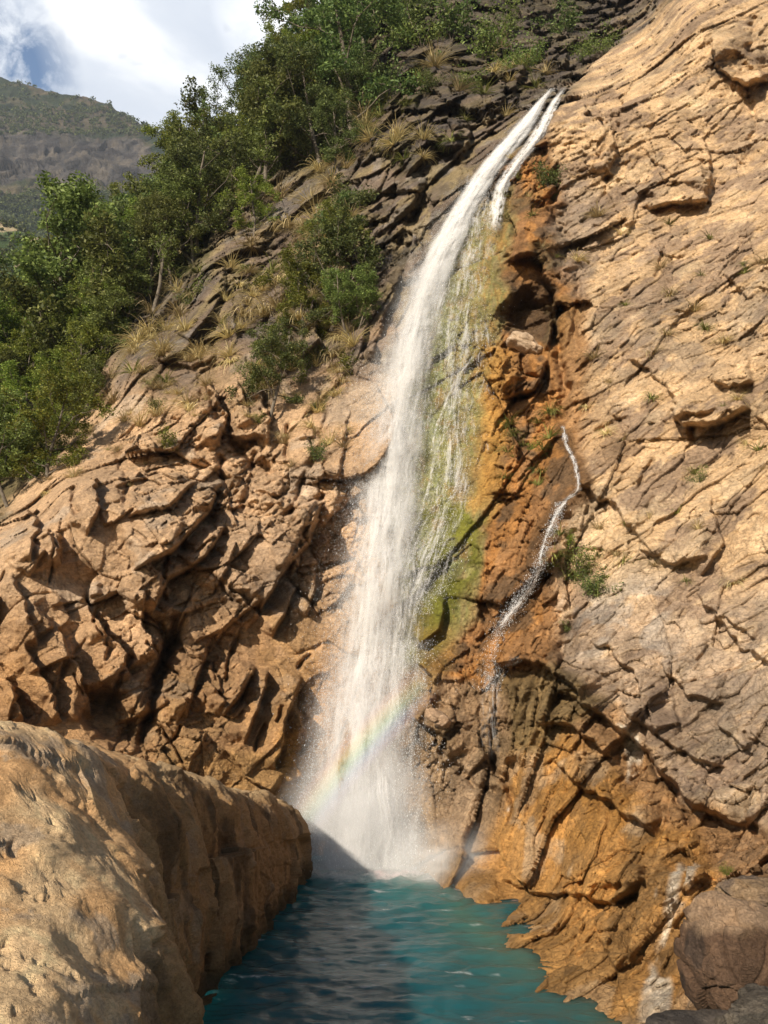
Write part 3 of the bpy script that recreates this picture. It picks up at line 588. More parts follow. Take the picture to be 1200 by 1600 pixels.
def tree_meshes(seed, H=7, nl=11, spread=.42, low=.25, leaf=.2, dens=1.0, cl=.42, mat='leaf', lean=.1, open_=0):
    rg = np.random.default_rng(seed); A = Acc(); cents = []
    nst = 1 if seed % 3 else 2
    for st in range(nst):
        tp, tr_ = branch((0, 0, -.5), (rg.normal()*lean+st*.25, rg.normal()*lean, 1), H*.9+.5, .02*H*rg.uniform(.8, 1.1), 10, .16, rg, .12)
        A.add(*tube(tp, tr_, 7))
        for i in range(nl):
            f = low+(1-low)*(i+.5)/nl; j = f*9.99; p = tp[int(j)]*(1-j % 1)+tp[int(j)+1]*(j % 1)
            th = i*2.4+rg.random(); ln = H*spread*(1.1-.75*abs(f-.45)**1.0)*rg.uniform(.6, 1.15)
            bp, br = branch(p, (math.cos(th), math.sin(th), .25+.7*f), ln, .008*H*(1.2-f), 6, .35, rg, .08); A.add(*tube(bp, br, 5))
            for q in range(5):
                k = rg.integers(2, 7); sp, sr = branch(bp[k], rg.normal(size=3)+np.array([0, 0, .5]), ln*.42*rg.uniform(.5, 1.2), .003*H, 4, .5, rg, .05); A.add(*tube(sp, sr, 4))
                if rg.random() > open_:
                    for e in sp[2:]: cents.append((e, cl*rg.uniform(.5, 1.25)))
            cents.append((bp[-1], cl))
    LV = []
    for c, r_ in cents:
        n = int(52*dens*rg.uniform(.5, 1.3)*(r_/.42)**1.5)
        g = rg.normal(size=(n, 3)); g /= np.linalg.norm(g, axis=1)[:, None]; g *= (rg.random((n, 1))**.5)*r_*np.array([1.15, 1.15, .7]); LV.append(c+g)
    V, F, r = leaves(np.concatenate(LV), leaf, rg)
    tV, tF = A.get()
    return mesh('trunk', tV, tF, M['bark'], smooth=True, link=False), mesh('crown', V, F, M[mat], attrs={'rnd': r}, link=False)
TREES = [tree_meshes(1, 7, 11, .40, .28, .17, 1.5, .5, 'leaf'), tree_meshes(2, 7, 12, .45, .2, .16, 1.4, .46, 'leaf_dark'), tree_meshes(3, 7, 10, .36, .3, .16, 1.2, .46, 'leaf', .2),
         tree_meshes(4, 7, 12, .46, .15, .16, 1.4, .44, 'leaf_dark'), tree_meshes(5, 7, 12, .44, .12, .17, 1.3, .44, 'leaf_bright'), tree_meshes(7, 7, 8, .34, .45, .16, .6, .36, 'leaf', .25, .35),
         tree_meshes(8, 7, 13, .42, .1, .16, 1.4, .42, 'leaf_dark')]
def stalks_mesh(seed, H=1.4, n=9, mat='leaf_bright', leaf=.11, dens=1.0, w=.8):
    rg = np.random.default_rng(seed); A = Acc(); LV = []
    for i in range(n):
        th = rg.random()*6.28; bp, br = branch((0, 0, -.15), (math.cos(th)*w, math.sin(th)*w, rg.uniform(.5, 1.3)), H*rg.uniform(.6, 1.1), .02, 6, .35, rg, .08); A.add(*tube(bp, br, 4))
        for q in range(2, 7):
            m = int(26*dens); g = rg.normal(size=(m, 3)); LV.append(bp[q]+g*np.array([.15, .15, .12])*H*.75)
    V, F, r = leaves(np.concatenate(LV), leaf, rg); tV, tF = A.get()
    return mesh('stem', tV, tF, M['bark'], smooth=True, link=False), mesh('foliage', V, F, M[mat], attrs={'rnd': r}, link=False)
SHRUBS = [stalks_mesh(11, mat='leaf_bright'), stalks_mesh(12, mat='leaf'), stalks_mesh(13, mat='leaf_dark', dens=1.3), stalks_mesh(14, n=12, mat='leaf', w=1.2)]
def tuft_mesh(seed, H=.8, n=70, mat='dry', droop=1.0):
    rg = np.random.default_rng(seed); Vs = []; Fs = []; k = 5; rn = []
    for i in range(n):
        th = rg.random()*6.28; o = np.array([math.cos(th), math.sin(th), 0])*rg.random()*.12; d = np.array([math.cos(th)*.7, math.sin(th)*.7, 1.0])+rg.normal(size=3)*.25
        s = H*rg.uniform(.5, 1.1)/k; p = o.copy(); wd = rg.uniform(.009, .018); side = np.array([-math.sin(th), math.cos(th), 0]); b = len(Vs)*1
        base = len(Vs)
        for q in range(k+1):
            ww = wd*(1-q/k*.85); Vs += [p-side*ww, p+side*ww]; d = d+np.array([0, 0, -.33*droop]); d2 = d/np.linalg.norm(d); p = p+d2*s
        for q in range(k): Fs.append([base+2*q, base+2*q+1, base+2*q+3, base+2*q+2])
        rn += [rg.random()]*(2*k+2)
    return mesh('grass_tuft', np.array(Vs), np.array(Fs), M[mat], attrs={'rnd': np.array(rn)}, link=False)
TUFTS = [tuft_mesh(21), tuft_mesh(22, 1.0, 90, 'dry', 1.3), tuft_mesh(23, .7, 60, 'grass'), tuft_mesh(24, .9, 90, 'dry', .8)]
def plant(kind, names, meshes, px, py, hpx, H, label, cat, group=None, lift=-.05, tilt=None):
    p = surf(px, py, lift); s1 = proj(np.array(p)); s2 = proj(np.array(p)+np.array([0, 0, 1.]))
    s = hpx/max(1, (s1[1]-s2[1]))/H
    e = empty(kind, p, random.random()*6.28, s)
    if tilt: e.rotation_euler = (tilt[0], tilt[1], random.random()*6.28)
    tag(e, label, cat, group)
    for nm, me in zip(names, meshes):
        o = bpy.data.objects.new(nm, me); C.objects.link(o); o.parent = e
    return e
def tree(px, py, hpx, k, label, group=None): return plant('tree', ('trunk', 'crown'), TREES[k], px, py, hpx, 7.4, label, 'tree', group, -.3)
def shrub(px, py, hpx, k, label, group=None): return plant('shrub', ('stem', 'foliage'), SHRUBS[k], px, py, hpx, 1.7, label, 'shrub', group, 0)
for a in [
 (95,585,300,0,'tall glossy leaved tree at the left edge, its open crown over the cliff band'),
 (25,640,330,2,'leafy tree on the left edge with the hazy valley slope behind its crown'),
 (232,492,180,5,'half bare tree with pale bent branches just above the dry grass'),
 (222,420,215,2,'tree rising against the foot of the grey mountain, highest of the lower slope'),
 (165,500,190,3,'dense dark tree between the glossy tree and the half bare tree'),
 (300,405,190,1,'dark bushy tree at the edge of the smooth dark slab'),
 (322,300,140,5,'thin sparse tree standing out against the clouds on the ridge'),
 (292,300,110,5,'small sparse tree where the ridge meets the far mountain'),
 (380,320,170,2,'olive green tree beside the sparse tree on the ridge'),
 (412,300,205,0,'rounded tree whose top stands against the clouds halfway up the ridge'),
 (460,260,175,4,'yellowish green tree below the tall skyline trees'),
 (395,372,110,4,'low bright green bush-like tree on the rock edge above the dark slab'),
 (512,170,165,5,'tall thin tree leaning out over the cloudy skyline near the top'),
 (552,215,250,3,'very dark tall tree at the top of the ridge, left of the bare upper rocks'),
 (500,255,170,1,'dark tree hanging over the edge of the steep brown slab'),
 (575,120,150,1,'dark tree at the top edge beside the upper rocks'),
 (535,105,150,0,'tallest tree against the sky at the very top of the ridge'),
 (530,270,120,6,'small very dark tree at the upper end of the steep brown slab'),
 (60,760,190,4,'bright leafy tree at the lower left, lowest of the wooded slope'),
 (15,790,200,2,'light green tree at the left edge over the pale corner of the cliff'),
 (120,640,150,4,'fresh green tree on the edge of the sunlit cliff top'),
 (20,560,180,6,'dark shaded tree low on the left edge'),
 (150,590,150,0,'tree just left of the dry grass at the top of the left cliff'),
 (505,525,200,6,'dense round dark tree growing from a crack in the middle of the left cliff'),
 (470,535,140,4,'bright green small tree left of the round dark tree on the cliff'),
 (530,425,110,4,'slender green tree above the round dark tree on the left cliff'),
 (500,430,120,6,'dark tree high behind the round dark tree on the left cliff'),
 (545,530,110,2,'leafy tree wedged between the round dark tree and the waterfall'),
 (435,600,90,4,'small bright tree right of the narrow tree in the crack'),
 (420,645,150,1,'narrow dark green tree climbing the crack in the left cliff')]: tree(*a)
LM = [(95,400,'tall glossy tree'),(232,400,'half bare tree'),(222,260,'tree under the grey mountain'),(312,240,'thin sparse tree'),(412,180,'rounded skyline tree'),(512,80,'thin leaning tree'),(552,120,'very dark tall tree'),(350,330,'low bright tree'),(60,660,'lowest bright tree'),(20,470,'shaded edge tree'),(120,570,'fresh cliff top tree')]
ORD = ['first', 'second', 'third', 'fourth', 'fifth', 'sixth', 'seventh', 'eighth', 'ninth', 'tenth', 'eleventh', 'twelfth', 'thirteenth', 'fourteenth', 'fifteenth', 'sixteenth', 'seventeenth', 'eighteenth']+['later']*80
def relabel(items, marks, noun, tail=''):
    """each item says which one it is: its look, and how it lies from the nearest thing one can find"""
    bins = {}
    for o, x, y, adj in items:
        k = min(range(len(marks)), key=lambda q: (marks[q][0]-x)**2+(marks[q][1]-y)**2); dx = x-marks[k][0]; dy = y-marks[k][1]
        w_ = ('above' if dy < 0 else 'below') if abs(dy) > abs(dx) else ('right of' if dx > 0 else 'left of')
        bins.setdefault((k, w_), []).append((dx*dx+dy*dy, o, adj))
    for (k, w_), L_ in bins.items():
        L_.sort(key=lambda q: q[0])
        for i_, (_, o, adj) in enumerate(L_):
            o['label'] = f"{adj} {noun}, {(ORD[i_]+' one ') if len(L_) > 1 else ''}{w_} the {marks[k][2]}{tail}"
G_ = 'trees of the wooded slope'
n = 0; rt = random.Random(3); HP = np.array([(p[0], p[1]) for p in HILL]); placed = []; WOOD = []
hz = z_hill; tries = 0
while n < 74 and tries < 5000:
    tries += 1; x = rt.uniform(-130, 600); y = rt.uniform(10, 800)
    j = int((y-PY[0])/STEP); i = int((x-PX[0])/STEP)
    if hz[j, i] < .6 or dsk[j, i] < 8: continue
    if any((x-a)**2+((y-b)*1.0)**2 < 31**2 for a, b in placed): continue
    placed.append((x, y)); n += 1
    K_ = 0; h = rt.uniform(95, 150)*(1.15 if y > 400 else .95)
    K_ = rt.choice([0, 1, 2, 3, 3, 6, 6, 4]) if y < 520 else rt.choice([4, 4, 0, 2, 3])
    WOOD.append((tree(x, y, h, K_, 'tree', G_), x, y-h*.6, ('tall' if h > 135 else 'small' if h < 110 else 'middling')+' '+['leafy', 'dark', 'leaning', 'dense dark', 'bright green', 'sparse', 'bushy dark'][K_]))
relabel(WOOD, LM, 'tree')
for a in [
 (266,700,42,0,'bright green bush alone on a ledge of the sunlit left cliff'),
 (500,722,42,2,'dark green bush close to the left edge of the waterfall'),
 (405,665,24,0,'tiny bright green bush under the narrow dark tree of the left cliff'),
 (246,640,34,1,'small dull green bush above the bright bush on the left cliff'),
 (675,142,34,2,'round dark bush on the crags above the waterfall'),
 (620,80,60,1,'green bush under the overhang at the top centre'),
 (660,70,70,3,'spreading green bush at the top centre of the upper rocks'),
 (705,60,75,2,'tall dark bush at the top edge, left of the black overhang'),
 (755,90,70,1,'green bush on the ledge in the middle of the upper rocks'),
 (790,60,55,3,'pale green bush high on the upper rocks, right of the others'),
 (740,140,45,1,'small bush just above the crags left of the waterfall lip'),
 (600,150,60,2,'dark bush at the foot of the top trees beside the upper rocks'),
 (935,85,45,3,'thin bush on the dark rock beside the tan shoulder'),
 (640,40,60,2,'dark bush at the top edge above the spreading bush'),
 (820,110,48,3,'pale bush low in the gully left of the tan shoulder'),
 (880,50,50,2,'dark bush in the black gully beside the tan shoulder'),
 (545,330,60,2,'dark bush at the head of the steep brown slab'),
 (480,440,70,2,'dark bush at the left foot of the round dark cliff tree'),
 (540,500,60,1,'bush at the right foot of the round dark cliff tree'),
 (395,600,50,1,'green bush in the crack above the narrow cliff tree'),
 (460,480,50,0,'fresh green bush beside the black rock face of the left cliff'),
 (350,520,34,1,'dull bush between straw tufts in the middle of the left cliff'),
 (560,470,40,1,'bush high on the left cliff where the spray drifts'),
 (470,600,34,0,'light green bush between the narrow tree and the waterfall'),
 (858,290,44,2,'dark green bush in the crack under the waterfall lip'),
 (866,312,22,0,'small bright plant just under the dark bush in the crack'),
 (905,905,66,1,'leafy green bush beside the small side stream'),
 (930,930,56,2,'dark bush touching the larger bush beside the side stream'),
 (888,860,40,0,'bright green bush on top of the side stream bushes'),
 (845,715,40,0,'bright green plant between the algae wall and the side stream'),
 (1092,752,30,1,'small green fern-like bush alone on the tan cliff'),
 (882,985,24,1,'small plant below the side stream bushes'),
 (545,585,44,0,'bright bush on the left cliff right beside the waterfall'),
 (300,470,44,1,'green bush amid dry grass at the cliff edge'),
 (500,640,30,1,'small green bush above the dark bush near the waterfall'),
 (420,560,46,1,'green bush just above the narrow tree in the crack'),
 (1142,1375,26,0,'lime green mossy plant above the dark boulder')]: shrub(*a)
TM = [(700,900,'brightest moss patch'),(266,690,'lone bright bush'),(500,710,'dark bush near the waterfall'),(405,655,'tiny bright bush'),(246,630,'dull bush'),(675,130,'round crag bush'),(790,40,'pale high bush'),(740,125,'small bush by the crags'),(600,130,'bush under the top trees'),(858,280,'bush in the crack'),(905,880,'side stream bush'),(1092,745,'lone fern bush'),(545,570,'bush beside the waterfall'),(300,455,'bush amid dry grass'),(420,545,'bush above the narrow tree'),(520,430,'round dark cliff tree'),(395,330,'low bright tree'),(1120,655,'overhang of the tan cliff'),(1060,318,'upper ledge of the tan cliff'),(845,700,'plant by the algae wall'),(500,630,'bush above the dark bush')]
TI = []
def tufts(poly, n, ks, hp, label, group, seed):
    rr = random.Random(seed); xs = [p[0] for p in poly]; ys = [p[1] for p in poly]; c = 0; t_ = 0
    while c < n and t_ < 4000:
        t_ += 1; x = rr.uniform(min(xs), max(xs)); y = rr.uniform(min(ys), max(ys))
        if pdist(poly, np.array([x]), np.array([y]))[0] < 0: continue
        p = surf(x, y, -.02); s1 = proj(np.array(p)); s2 = proj(np.array(p)+np.array([0, 0, 1.])); s = rr.uniform(*hp)/max(1, s1[1]-s2[1])/.75
        o = bpy.data.objects.new('grass_tuft', TUFTS[rr.choice(ks)]); C.objects.link(o); o.location = p; o.scale = (s, s, s); o.rotation_euler = (rr.uniform(-.3, .5), rr.uniform(-.3, .3), rr.random()*6.28)
        tag(o, label, 'grass', group); c += 1; TI.append((o, x, y, ('tall ' if s > 1 else 'short ')+('green' if o.data.materials[0] is M['grass'] else 'straw coloured')))
tufts([(190,480),(330,400),(460,280),(550,240),(560,560),(330,640),(120,700)], 120, [0, 1, 3, 3, 2], (20, 42), 'dry straw coloured grass tuft on the upper left cliff', 'dry grass tufts on the left cliff', 1)
tufts([(440,560),(560,520),(540,720),(440,740)], 26, [0, 1, 3], (16, 30), 'straw coloured grass tuft on the cliff beside the falling water', 'dry grass beside the waterfall', 2)
tufts([(570,130),(860,60),(850,150),(700,250),(570,260)], 44, [0, 3, 2, 2], (18, 34), 'grass tuft on the crags above the waterfall', 'grass on the upper crags', 3)
tufts([(900,300),(1200,400),(1200,950),(920,900),(900,600)], 44, [0, 2, 3], (14, 34), 'thin grass tuft rooted in the tan cliff', 'grass on the tan cliff', 4)
tufts([(790,640),(870,640),(860,760),(790,800)], 14, [2], (22, 36), 'green grass tuft on the rusty rock left of the side stream', 'green grass by the side stream', 5)
tufts([(660,800),(770,780),(740,960),(650,1040)], 16, [2], (8, 16), 'green grass tuft on the algae covered wall', 'tufts on the algae wall', 8)
tufts([(780,240),(870,240),(880,420),(790,420)], 12, [2, 2, 0], (12, 24), 'green grass tuft on the rust stained rock', 'tufts on the rusty rock', 9)
tufts([(860,820),(950,850),(950,930),(870,930)], 14, [2], (22, 40), 'green grass tuft under the bushes by the side stream', 'green grass under the bushes', 6)
tufts([(100,620),(240,560),(420,640),(300,760),(60,780)], 34, [0, 2, 3], (12, 26), 'small grass tuft on the sunlit top of the left cliff', 'grass on the sunlit cliff top', 7)
relabel(TI, TM, 'grass tuft')
# tiny far trees and scrub: nobody could count them
def scrub(P, lo, hi, n, s, name, label, seed, cond):
    rg = np.random.default_rng(seed); cents = []; c = 0
    Hh, Ww = P.shape[:2]
    while c < n:
        j = rg.integers(lo, min(hi, Hh-1)); i = rg.integers(0, Ww-1); p = P[j, i]; x, y = proj(p)
        if not cond(x, y, rg): c += .2; continue
        r_ = s*rg.uniform(.5, 1.3); g = rg.normal(size=(26, 3)); g /= np.linalg.norm(g, axis=1)[:, None]; cents.append(p+np.array([0, 0, r_*.6])+g*r_*np.array([1, 1, .8])*rg.random((26, 1))**.4); c += 1
    V, F_, r = leaves(np.concatenate(cents), s*.62, rg, .8)
    o = mesh(name, V, F_, M['leaf_dark'], attrs={'rnd': r}); tag(o, label, 'woods', kind='stuff')
scrub(PF, 5, 400, 9000, 4.4, 'scrub_woods', 'dark green scrub covering the far mountain above its cliff band', 1, lambda x, y, g: (y < 212 or y > 300) and (y > 165 or g.random() < .5) and not (y < 170 and x < 140 and g.random() < .6))
scrub(PM, 5, 400, 5000, 2.6, 'valley_woods', 'hazy green scrub on the valley slope behind the trees', 2, lambda x, y, g: y > 440 or g.random() < .35)

# ------------------------------------------------------------------ the pool
ys = np.r_[np.arange(5, 34, .05)]; nu = 620
U = np.linspace(-1, 1, nu)[None]; Yg = ys[:, None]; Xg = U*(6+Yg*.55)+1.0
Pw = np.stack(np.broadcast_arrays(Xg, Yg, 0.), -1)
wv = fbm(Pw*np.array([.8, 1.9, 1]), 4, 201)*.04+fbm(Pw*np.array([2.6, 5.5, 1])+7, 4, 203)*.035
rr_ = np.hypot(Pw[..., 0]+1.0, Pw[..., 1]-29); wv += .05*np.sin(rr_*5.2+fbm(Pw*.6, 3, 207)*6)*np.exp(-rr_/14)
fo = np.hypot((Pw[..., 0]+.6)/2.9, (Pw[..., 1]-29.6)/1.6); wv += sstep(1.6, .3, fo)*.18*fbm(Pw*2.2, 4, 205)
Pw[..., 2] = wv
sx, sy = proj(np.stack([Pw[..., 0], Pw[..., 1], 0*wv], -1))
SHORE = [(640,1362),(690,1372),(722,1392),(722,1425),(760,1462),(850,1512),(925,1545),(960,1590),(1000,1640)]
dshore = pdist(SHORE, sx, sy, closed=False)*Pw[..., 1]/FPX
shal = np.exp(-dshore/1.0)*(sy > 1350)
shl2 = np.exp(-np.abs(Pw[..., 0]+3.05)/.8)*.35
foam = np.clip(sstep(1.35, .25, fo+fbm(Pw*1.5, 5, 209)*.5), 0, 1)+sstep(.5, .05, dshore+fbm(Pw*2, 4, 211)*.3)*.12*(Pw[..., 1] > 25)
caps = sstep(.5, .6, fbm(Pw*np.array([1.3, 3.5, 1])+30, 5, 213)+.12*wv/.1)*.7
m, t, o = mat_base('pool_water'); p = N(t, 'ShaderNodeBsdfPrincipled'); L(t, p.outputs[0], o.inputs[0])
sh_ = N(t, 'ShaderNodeAttribute', attribute_name='shallow').outputs['Fac']; fm = N(t, 'ShaderNodeAttribute', attribute_name='foam').outputs['Fac']
g = N(t, 'ShaderNodeNewGeometry').outputs['Position']
cl_ = ramp(t, noise(t, g, .25, 3), [(.35, (.000, .056, .080)), (.65, (.000, .104, .128))])
c = mixc(t, sh_, cl_, (.05, .13, .10)); fn = noise(t, g, 7, 6, .7)
fk = math_(t, 'MULTIPLY', fm, ramp(t, fn, [(.3, (.25,)*3), (.62, (1,)*3)]), True)
L(t, mixc(t, fk, c, (.80, .82, .80)), p.inputs['Base Color'])
L(t, math_(t, 'ADD', .13, math_(t, 'MULTIPLY', fk, .6)), p.inputs['Roughness']); p.inputs['IOR'].default_value = 1.33
p.inputs['Subsurface Weight'].default_value = 1; p.inputs['Subsurface Radius'].default_value = (.5, 1, 1); p.inputs['Subsurface Scale'].default_value = 6; p.inputs['Specular IOR Level'].default_value = .3
b = N(t, 'ShaderNodeBump'); b.inputs['Strength'].default_value = .4; b.inputs['Distance'].default_value = .04
L(t, noise(t, mapping(t, g, (3, 7, 3)), 2.2, 6, .6, .4), b.inputs['Height']); L(t, b.outputs[0], p.inputs['Normal'])
o = mesh('water', Pw, gridF(*Pw.shape[:2])[:, ::-1], m, attrs={'shallow': np.clip(shal+shl2, 0, 1), 'foam': np.clip(foam+caps*.5, 0, 1)}, smooth=True)
tag(o, 'blue green plunge pool below the waterfall', 'pool', kind='structure')

# ------------------------------------------------------------------ the big smooth boulder on the left
TOP = tps([(a, b, z) for a, b, z in [  # world X*40, Y*40 -> height
 (x*40, y*40, z) for x, y, z in [
 (-1.0,3,1.6),(-4,3,1.9),(-1.4,6,2.2),(-2.0,6,2.8),(-2.6,6,3.03),(-4.5,6,3.5),(-1.93,7.5,2.6),(-3.4,7.5,3.5),(-5,7.5,3.95),(-2.8,10,3.05),(-3.9,10,4.15),(-4.75,10,4.72),(-6.5,10,4.8),(-3.4,11.5,3.5),(-4.2,11.5,4.5),(-4.7,11.5,4.74),(-4.0,13,4.05),(-4.6,13,4.55),(-6.5,13,4.6),
 (-3.9,16,4.0),(-4.5,16,4.3),(-6,16,4.5),(-3.9,19,3.72),(-5,19,3.9),(-3.3,22,3.2),(-5,22,3.5),(-3.1,25,2.72),(-5,25,3.0),(-2.8,27,2.35),(-5,27,2.5),(-3.2,29,1.6),(-9,10,4.6),(-9,20,4.0),(-9,28,2.4)]]])
by = np.concatenate([np.geomspace(1.2, 12, 420), np.arange(12.03, 29.6, .034)])
shx = np.interp(by, [1, 4, 6, 8, 10, 12, 15, 18, 22, 25, 27, 28, 28.6, 29.1, 29.6], [.2, -.55, -1.1, -1.72, -2.38, -2.98, -3.35, -3.35, -2.95, -2.62, -2.5, -2.52, -2.8, -3.5, -5.0])
wdt = np.interp(by, [1, 6, 10, 13, 16, 20, 25, 27.5, 29.6], [.55, .55, .62, 1.1, 1.6, 1.3, .9, .7, .8])
shx = shx+np.interp(by, np.arange(0, 31, .6), np.random.default_rng(4).normal(size=52)*.09)*(by > 8)
dd = np.concatenate([np.linspace(-.12, 1, 230)**1*1, np.linspace(1.01, 9, 330)]); tt = np.linspace(-.3, 1, 230); dd[:230] = np.sign(tt)*np.abs(tt)**2.2
DDm = dd[None]*wdt[:, None]; BX = shx[:, None]-DDm; BY = np.broadcast_to(by[:, None], BX.shape)
tz = TOP(BX*40, BY*40); q = np.clip(dd, 0, 1)[None]
prof = (1-(1-q)**2.6)**(1/2.3); endf = np.clip((29.65-BY)/1.1, 0, 1); endf = (1-(1-endf)**2.2)**(1/2)
BZ = tz*prof*endf-.6*(1-q)*0-.9*(dd[None] < 0)*np.abs(dd[None])*6-.4*(1-endf)
PB = np.stack([BX, BY, BZ], -1)
nb = normals(PB); nb = -nb; nb = np.where(nb[..., 2:3] < -.2, -nb, nb)
wall_ = (dd[None] < .9)*1.0
d = fbm(PB*.55, 4, 301)*.30+wall_*fbm(PB*np.array([.5, .8, .5])+5, 4, 319)*.35*(BY > 11)+fbm(PB*1.9, 6, 303, .55)*.075+np.abs(fbm(PB*np.array([3, 3, 5]), 6, 304, .6))*-.07*wall_+fbm(PB*7, 5, 302, .65)*.008
h, e, i1 = facets((PB+fbm(PB*1.1, 3, 305)[..., None]*.7)/2.4, 31, 1); d = d+h*.07
h, e, i2 = facets((PB+fbm(PB*2.1, 3, 306)[..., None]*.3)/.6, 32, 1); d = d+h*.0
cellp = fbm(PB*3.2, 4, 307, .6); d = d-np.clip(cellp-.27, 0, 1)*.22        # pits
d = d-np.abs(fbm(PB*np.array([1.6, 1.6, .5]), 5, 309))*.10*wall_
PB = PB+nb*d[..., None]
bc = np.zeros(BX.shape+(3,))+np.array((.72, .43, .20))
n1 = fbm(PB*.6, 5, 311); n2 = fbm(PB*1.3, 6, 313, .6)
bc = lay(bc, (.60, .34, .15), sstep(0, .25, n1)*.75); bc = lay(bc, (.78, .58, .34), sstep(.02, .25, -n1)*.75)
bc = lay(bc, (.42, .28, .15), sstep(.12, .32, n2)*.4); bc = lay(bc, (.56, .50, .40), sstep(.15, .32, -n2)*.7)
bc = lay(bc, (.30, .17, .07), sstep(1.15, .6, q*1.0+n2*.5+.0)*(BY > 4)*.8); bc = lay(bc, (.40, .29, .16), sstep(12, 17, BY)*sstep(.35, .8, q)*.7)  # shaded pool side of the boulder darkened in the colour as well
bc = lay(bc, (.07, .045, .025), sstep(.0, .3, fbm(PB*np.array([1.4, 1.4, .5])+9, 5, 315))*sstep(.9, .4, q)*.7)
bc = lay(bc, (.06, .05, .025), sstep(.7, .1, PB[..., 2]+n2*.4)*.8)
bc = np.clip(bc*(1+(i2-.5)[..., None]*.12), .02, .7)
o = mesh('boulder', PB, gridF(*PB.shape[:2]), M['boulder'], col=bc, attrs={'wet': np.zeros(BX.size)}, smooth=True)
tag(o, 'huge smooth tan boulder on the left, sloping down to the pool', 'boulder')

# ------------------------------------------------------------------ loose rocks
def blob(name, px, py, Y, rad, scale, seed, c1, c2, label, cat, sub=6, rot=(0, 0, 0), amp=.3, wet=.3, nrm=3):
    import bmesh
    bm = bmesh.new(); bmesh.ops.create_icosphere(bm, subdivisions=sub, radius=1)
    V = np.array([v.co for v in bm.verts]); Ft = np.array([[v.index for v in f.verts] for f in bm.faces]); bm.free()
    n_ = V.copy(); S = V*np.array(scale)
    h, e, i1 = facets(V*1.15+seed*3.1, seed, 1); h2, e2, i2 = facets(V*3+seed, seed+1, 1)
    dd_ = amp*h-.05*np.exp(-(e/.05)**2)+.07*h2+.08*fbm(V*2.2+seed, 5, seed)+.02*fbm(V*9, 4, seed)
    V = (V/ (np.linalg.norm(V, ord=nrm, axis=1)[:, None])*.93)*np.array(scale)*rad*(1+dd_)[:, None]
    from mathutils import Euler
    V = V@np.array(Euler(rot).to_matrix()).T+at(px, py, Y)
    cc = np.zeros(V.shape)+np.array(c1); cc = lay(cc, c2, sstep(0, .25, fbm(V*1.6, 5, seed+4))); cc *= (1+.35*(i2-.5)+.4*(i1-.5))[:, None]
    if name == 'boulder': cc = lay(cc, (.34, .23, .14), sstep(.45, .62, n_[:, 2]-.5*n_[:, 0]-.3*n_[:, 1]*0+.25*fbm(V*2, 4, 77)-.25)*.8)  # sunlit upper left of the boulder painted as a paler colour
    o = mesh(name, V, Ft, M['boulder'], col=cc, attrs={'wet': np.full(len(V), wet)}, K=3)
    tag(o, label, cat); return o
blob('boulder', 1160, 1502, 10.2, .72, (1.0, 1.0, 1.0), 5, (.11, .066, .04), (.055, .037, .026), 'rounded dark brown boulder at the lower right corner, painted sunlight on its cracked top', 'boulder', 7, (0, .25, .4), .12, .3, 2.2)  # brown of the rock, darkened to stand in for shade
blob('rock', 1185, 1402, 11.3, .36, (1.4, 1, .7), 9, (.28, .19, .11), (.15, .11, .08), 'small brown rock lying behind the top of the rounded dark boulder', 'rock', 6, (0, .1, 0), .2)
blob('rock', 1130, 1628, 7.8, .40, (1.75, 1, .42), 12, (.10, .082, .065), (.055, .047, .04), 'low flat black rock along the bottom edge under the dark boulder', 'rock', 6, (0, .05, .2), .25)
blob('rock', 1205, 1600, 7.4, .36, (1.3, 1, .6), 15, (.12, .10, .075), (.06, .052, .04), 'black angular rock in the bottom right corner', 'rock', 6, (0, .0, .8), .25)
blob('rock', 822, 540, 33.3, .62, (1.45, 1, .62), 18, (.45, .33, .22), (.32, .22, .14), 'pale rounded rock wedged below the dark cave beside the waterfall', 'rock', 5, (0, .55, 0), .2, .1)
blob('rock', 684, 1122, 28.7, .40, (1.2, 1, .6), 21, (.45, .31, .2), (.36, .24, .15), 'small pinkish stone perched right of the main falling water', 'rock', 5, (0, .5, 0), .2, .1)

